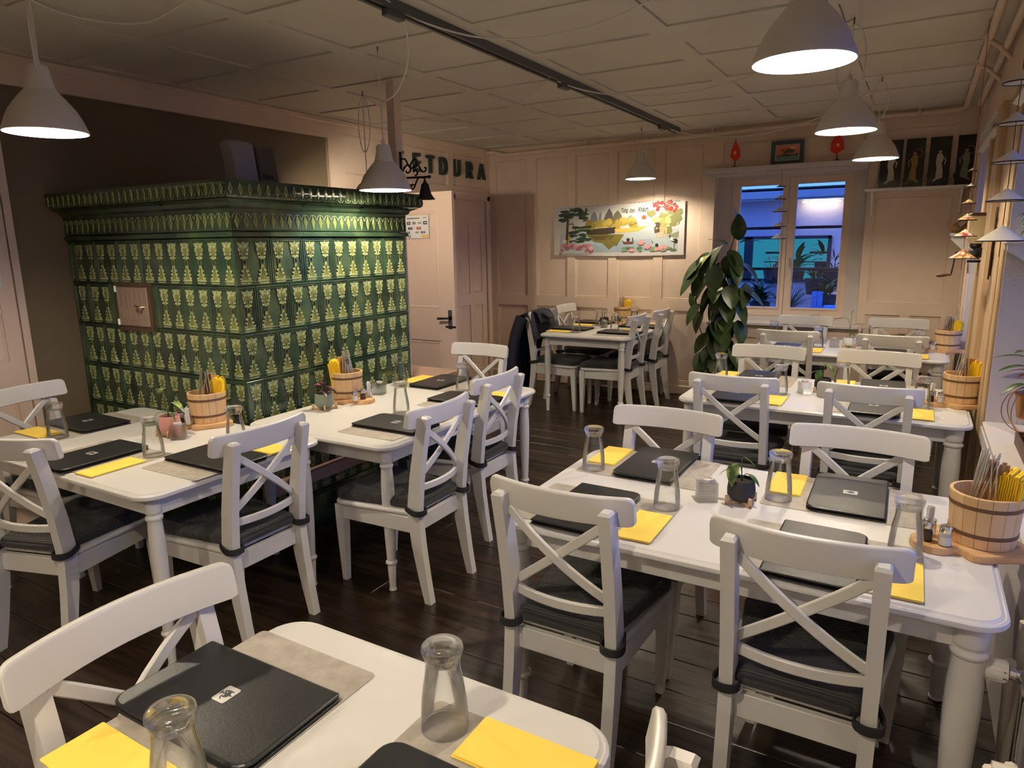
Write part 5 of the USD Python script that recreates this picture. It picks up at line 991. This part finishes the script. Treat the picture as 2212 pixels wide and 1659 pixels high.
def bshelf(label, x0, x1, y0, y1, z):
    t = thing('bracket_shelf', label, 'shelf', ((x0+x1)/2, (y0+y1)/2, z)); a, b = (x1-x0)/2, (y1-y0)/2
    part(t, 'board', box(-a, a, -b, b, -.022, 0, .004), 'plastic_white', False)
    pg = [(-a+.012, -.022), (a, -.022), (a, -.19), (a-.015, -.18), (a*.3, -.125), (-a*.45, -.075), (-a+.012, -.05)]
    for yy in (-b*.7, b*.7-.018): part(t, 'bracket', B(prism(Polygon(pg), .018), (1, 0, 0), (0, 0, 1), (0, -1, 0), (0, yy+.018, 0)), 'plastic_white', False)
bshelf('small white bracket shelf in the near window niche at the right edge', .335, .52, 3.86, 4.055, 1.617)
bshelf('small white bracket shelf near the far right corner carrying a wicker boat', .205, .34, 6.60, 6.90, 1.655)
bt = thing('wicker_boat', 'small brown wicker boat model on the far corner shelf', 'ornament', (.25, 6.75, 1.656))
def hull(n=11):
    R = []
    for i in range(n):
        s = -1+2*i/(n-1); w = .045*(1-abs(s)**2.2)+.003; zz = .055*abs(s)**2.5
        R.append([(s*.06*1.15, w, .045+zz), (s*.06*1.08, w*.7, .012+zz*.9), (s*.06, 0, 0+zz*.8), (s*.06*1.08, -w*.7, .012+zz*.9), (s*.06*1.15, -w, .045+zz), (s*.06*1.1, -w*.85, .043+zz), (s*.06*1.05, 0, .02+zz*.85), (s*.06*1.1, w*.85, .043+zz)])
    return loft([np.array(r) for r in R])
part(bt, 'hull', hull(), 'wicker', 40); part(bt, 'cabin', T(lathe([(.026, 0), (.026, .02), (.018, .038), (0, .044)], 12), -.01, 0, .03), 'wicker', 40); part(bt, 'pole', tube([(-.02, 0, .07), (.05, .0, .11)], .003, 6), 'dark_wood')
dk = thing('dark_plant', 'curly dark plant in a pot on the small shelf at the right edge', 'plant', (.47, 3.95, 1.618))
part(dk, 'pot', lathe([(0, 0), (.03, 0), (.038, .05), (.033, .05), (0, .045)], 16), 'pot_black', 40)
for i in range(14):
    az = fr_.uniform(0, 2*PI); o = (.012*math.cos(az), .012*math.sin(az), .05+.07*fr_.random()); part(dk, 'leaf', set_leaf(leaf_mesh(.075, .03, 1.2, .3, 6, .25), o, az, fr_.uniform(-.2, .7)), 'leaf_ficus', 50)
# blind cassettes over the niches
for lab, y0, y1, z in (('white slatted blind gathered at the top of the far right window niche', 5.0, 6.3, 2.24), ('white slatted blind gathered at the top of the near right window niche', 1.0, 4.02, 2.22)):
    t = thing('window_blind', lab, 'blind', (.33, (y0+y1)/2, z))
    for k in range(4): part(t, 'slat', T(box(-.006, .03, -(y1-y0)/2, (y1-y0)/2, -.004, .004, .001), -.015+.013*k, 0, .02*k, ry=.5), 'plastic_white', False)
    part(t, 'head_rail', box(-.02, .03, -(y1-y0)/2, (y1-y0)/2, .075, .105, .004), 'plastic_white', False)
# sill plant in wire stand, wooden tray
sp = thing('sill_plant', 'red budded plant in a copper pot held by a round wire stand on the right window sill', 'potted plant', (.505, 3.86, .723))
for k in range(4): part(sp, 'wire_ring', T(tube([(.105*math.cos(a), 0, .115+.11*math.sin(a)) for a in np.linspace(0, 2*PI, 32, endpoint=False)], .0022, 6, closed=True), rz=k*PI/4), 'copper', 60)
part(sp, 'pot', T(lathe([(0, .0), (.040, .0), (.046, .01), (.060, .115), (.062, .12), (.057, .12), (.055, .11), (0, .105)], 24), 0, 0, .075), 'copper', 40); part(sp, 'wire_ring', tube([(.062*math.cos(a), .062*math.sin(a), .19) for a in np.linspace(0, 2*PI, 24, endpoint=False)], .0022, 6, closed=True), 'copper', 60)
for (az, z, L_, W_, el, mt) in ((2.9, .36, .15, .05, .15, 'leaf_green'), (3.4, .32, .13, .05, .05, 'leaf_green'), (-2.7, .24, .12, .055, -.2, 'leaf_green'), (-2.2, .38, .14, .05, .4, 'leaf_green'), (2.6, .30, .09, .028, .0, 'flower_red'), (-2.9, .285, .045, .025, -.3, 'flower_red'), (.3, .33, .14, .06, .2, 'leaf_green'), (-.8, .30, .14, .06, .0, 'leaf_green'), (1.4, .36, .14, .06, .2, 'leaf_green'), (-1.6, .28, .12, .05, .0, 'leaf_green')):
    o = np.array([.03*math.cos(az), .03*math.sin(az), z]); part(sp, 'stem', tube(bez((0, 0, .18), (0, 0, .25), o-(0, 0, .03), o, 6), .002, 5), 'stem_green'); part(sp, 'leaf', set_leaf(leaf_mesh(L_, W_, .35), o, az, el), mt, 50)
cr_ = thing('wooden_crate', 'grey weathered wooden tray on the right window sill below the wire stand', 'tray', (.53, 3.45, .723))
for s in (-1, 1): part(cr_, 'side_board', box(s*.085-.005, s*.085+.005, -.2, .2, .004, .06, .002), 'dark_wood', False); part(cr_, 'end_board', box(-.08, .08, s*.195-.005, s*.195+.005, .004, .06, .002), 'dark_wood', False)
part(cr_, 'base_board', box(-.085, .085, -.2, .2, 0, .006), 'dark_wood', False)
for k in range(9): part(cr_, 'driftwood', tube([(fr_.uniform(-.06, .06), -.17+.04*k, .03+.02*fr_.random()), (fr_.uniform(-.06, .06), -.12+.04*k, .05)], .011, 6), 'dark_wood')
ra = thing('radiator', 'cream column radiator with thermostat valve under the right window sill', 'radiator', (.27, 1.2, 0))
for k in range(14): part(ra, 'column', [tube([(dx, -.62+k*.075, .10), (dx, -.62+k*.075, .55)], .016, 8) for dx in (-.045, .03)]+[tube([(-.045, -.62+k*.075, z), (.03, -.62+k*.075, z)], .018, 8) for z in (.10, .55)], 'radiator_paint', 50)
part(ra, 'header', [tube([(-.01, -.63, z), (-.01, .38, z)], .014, 8) for z in (.10, .55)], 'radiator_paint', 50)
part(ra, 'foot', [tube([(dx, yy, 0), (dx, yy, .10)], .012, 6) for dx in (-.045, .03) for yy in (-.62, .355)], 'radiator_paint', 50)
va = part(ra, 'thermostat_valve', [T(lathe([(0, 0), (.0255, 0), (.0275, .004), (.0265, .045), (.025, .052), (0, .053)], 20), -.045+.002, .70, .585, ry=PI/2)]+[T(box(-.0012, .0012, -.0008, .0008, .006, .048), -.043, .70, .585, ry=PI/2).apply_translation((0, .0262*math.cos(a), .0262*math.sin(a))) for a in np.linspace(0, 2*PI, 16, endpoint=False)], 'plastic_white', 40)
part(va, 'valve_body', [T(lathe([(0, 0), (.017, 0), (.017, .012), (.012, .014), (.012, .03), (0, .03)], 14), .012, .70, .585, ry=PI/2), tube([(.05, .70, .60), (.05, .70, .02)], .013, 10), tube([(.04, .70, .585), (.05, .40, .56)], .012, 8)], 'chrome', 40)
for ch, a in (('2', .9), ('3', .25), ('4', -.4)):
    q = text(ch, .007, .0006, True); q.apply_translation(-q.bounds.mean(0)); part(va, 'dial_digit', B(q, (0, -math.sin(a), math.cos(a)), (1, 0, 0), (0, -math.cos(a), -math.sin(a)), (.002, .70-.0268*math.cos(a), .585-.0268*math.sin(a)+.0)), 'emblem_ink', False)
pipe('radiator_pipe', 'cream painted riser pipe beside the radiator below the window sill', [(.335, 2.12, .02), (.335, 2.12, .62)], .014, 'radiator_paint')
pipe('radiator_pipe', 'cream painted slanting pipe behind the nearest window-side table leg', [(.30, 2.02, .55), (.335, 2.2, .12)], .013, 'radiator_paint')
# small things on the back window sill
sc_ = thing('sill_ornament', 'small white box with a black bow on the back window sill', 'ornament', (-.86, 7.22, .812))
part(sc_, 'box', T(box(-.05, .05, -.03, .03, 0, .06, .004), rz=.3, rx=.0, ry=.35).apply_translation((0, 0, .02)), 'paper_white', False); part(sc_, 'bow', [T(trimesh.creation.icosphere(1, .028), .05+.022*s, -.01, .075, s=(1.1, .5, .6)) for s in (-1, 1)]+[tube([(.05, -.02, .07), (.09, -.03, .02)], .006, 6)], 'pot_black', 50); part(sc_, 'twigs', [tube([(.06+.02*k, -.02, .01), (.11+.025*k, -.03, .015+.012*(k % 2))], .003, 5) for k in range(3)], 'stem_brown')
# ------------------------------------------------------------------ outside the windows
solo('courtyard_ground', box(-30, 30, 7.5, 60, -.42, -.4), 'asphalt', 'dark courtyard ground outside the back window', kind='structure')
solo('street_ground', box(.95, 40, -20, 7.4, -.42, -.4), 'asphalt', 'dark street outside the side windows', kind='structure')
bd = thing('opposite_building', 'violet rendered building across the courtyard with a teal lit shop window', 'building', (-1.6, 11.2, -.4))
wx0, wx1, wz0, wz1 = -4.6, -1.10, 1.02, 1.66
part(bd, 'wall', XZ(prism(sbox(-9, -.4, 5, 2.19).difference(sbox(wx0, wz0, wx1, wz1)), .3), 11.3), 'facade', False, world=True)
part(bd, 'eave', [box(-9, 5, 10.7, 11.3, 2.17, 2.235), box(-9, 5, 10.66, 10.72, 2.20, 2.32)], 'eave_white', False, world=True)
part(bd, 'roof', box(-9, 5, 10.66, 14, 2.30, 2.34), 'dark_frame', False, world=True)
part(bd, 'window_frame', [box(wx0, wx1, 10.97, 11.03, wz1-.035, wz1+.01), box(wx1-.04, wx1+.01, 10.97, 11.03, wz0, wz1), box(-2.3, -2.18, 10.97, 11.03, wz0, wz1), box(wx0, wx1, 10.97, 11.03, wz0-.02, wz0+.02), box(-3.5, -3.42, 10.97, 11.03, wz0, wz1)], 'dark_frame', False, world=True)
part(bd, 'lit_room', box(wx0, wx1, 11.9, 11.92, wz0-.4, wz1+.2), 'teal_room', False, world=True)
part(bd, 'interior_shelf', [box(-2.1, -1.75, 11.6, 11.75, 1.40, 1.43), box(-1.45, -1.15, 11.6, 11.75, 1.40, 1.43), box(-2.1, -1.2, 11.5, 11.52, 1.27, 1.285)], 'dark_frame', False, world=True)
part(bd, 'strip_light', [box(-1.5, -1.0, 10.86, 10.90, 2.13, 2.15)], 'outdoor_lamp', False, world=True)
ol = thing('outdoor_lamp', 'small bright lamp at the foot of the wall across the courtyard', 'lamp', (-.72, 10.8, .98))
part(ol, 'glow_panel', box(-.06, .06, -.05, .05, 0, .10, .01), 'outdoor_lamp', False); part(ol, 'post', box(-.015, .015, -.015, .015, -1.38, 0), 'dark_frame', False)
gr_ = thing('window_guard_rail', 'two dark guard bars outside the back window', 'guard rail', (-1.13, 7.62, 1.3))
for z in (1.74, 1.325): part(gr_, 'bar', box(-1.9, -.35, 7.605, 7.635, z-.014, z+.014, .003), 'dark_frame', False, world=True)
part(gr_, 'post', [box(q-.015, q+.015, 7.44, 7.66, 1.0, 1.78) for q in (-1.92, -.33)], 'dark_frame', False, world=True)
def outplant(label, x, y, z, n, L, W, m, seed, el=(.3, 1.3), pot=True, hgt=.0):
    t = thing('courtyard_plant', label, 'plant', (x, y, z)); r = random.Random(seed)
    if pot: part(t, 'pot', lathe([(0, 0), (.10, 0), (.14, .22), (.12, .22), (0, .2)], 16), 'pot_black', 40)
    for i in range(n):
        az = r.uniform(0, 2*PI); part(t, 'leaf', set_leaf(leaf_mesh(L*r.uniform(.7, 1.2), W*r.uniform(.7, 1.2), r.uniform(.2, .9)), (.04*math.cos(az), .04*math.sin(az), .2+hgt*r.random()), az, r.uniform(*el)), m, 50)
outplant('broad leaved plant lit teal inside the shop window across the courtyard', -1.62, 11.45, .92, 18, .36, .10, 'leaf_lime', 1, hgt=.2)
outplant('pale leaved plant lit teal at the right inside the shop window', -1.22, 11.45, 1.05, 10, .22, .06, 'leaf_green', 2, hgt=.25)
outplant('dark spiky plant in front of the shop window across the courtyard', -1.22, 10.5, .86, 34, .24, .03, 'leaf_ficus', 3, hgt=.06)
outplant('tall thin plant beside the bright lamp across the courtyard', -1.0, 10.6, .96, 22, .16, .03, 'leaf_ficus', 4, (.5, 1.4), hgt=.2)
outplant('flowering shrub at the right of the courtyard', -1.03, 10.2, .66, 40, .18, .06, 'leaf_green', 5, hgt=.1)
outplant('dark grass clump in the middle of the courtyard', -1.45, 9.8, .50, 60, .45, .016, 'leaf_ficus', 6, (.6, 1.5))
outplant('dark bush at the left of the courtyard', -1.85, 10.0, .55, 50, .22, .08, 'leaf_ficus', 7, hgt=.2)
outplant('small pink orchid stems in front of the shop window', -1.86, 10.9, .98, 12, .22, .02, 'flower_red', 8, (.9, 1.5))
for i, (x, w) in enumerate(((-1.85, .38), (-1.05, .38))):
    t = thing('planter_bench', ('left' if i == 0 else 'right')+' dark planter bench in the courtyard', 'planter', (x, 10.25, -.4)); part(t, 'trough', box(-w, w, -.35, .35, .3, .92, .02), 'dark_frame', False); part(t, 'leg', [box(s*w*.8-.03, s*w*.8+.03, -.3, .3, 0, .3) for s in (-1, 1)], 'dark_frame', False)
for i, dx in enumerate((-.035, .035)): solo('blue_board', T(box(-.032, .032, -.01, .01, 0, .42, .002), -1.12+dx, 10.0, .515, rx=-.04), 'blue_paint', ('left' if i == 0 else 'right')+' of two bright blue boards leaning in the courtyard', 'board')
solo('blue_pot', T(lathe([(0, 0), (.07, 0), (.11, .2), (.08, .26), (0, .26)], 16), -.92, 9.7, .52), 'blue_paint', 'blue glazed pot at the right of the courtyard', 'pot')
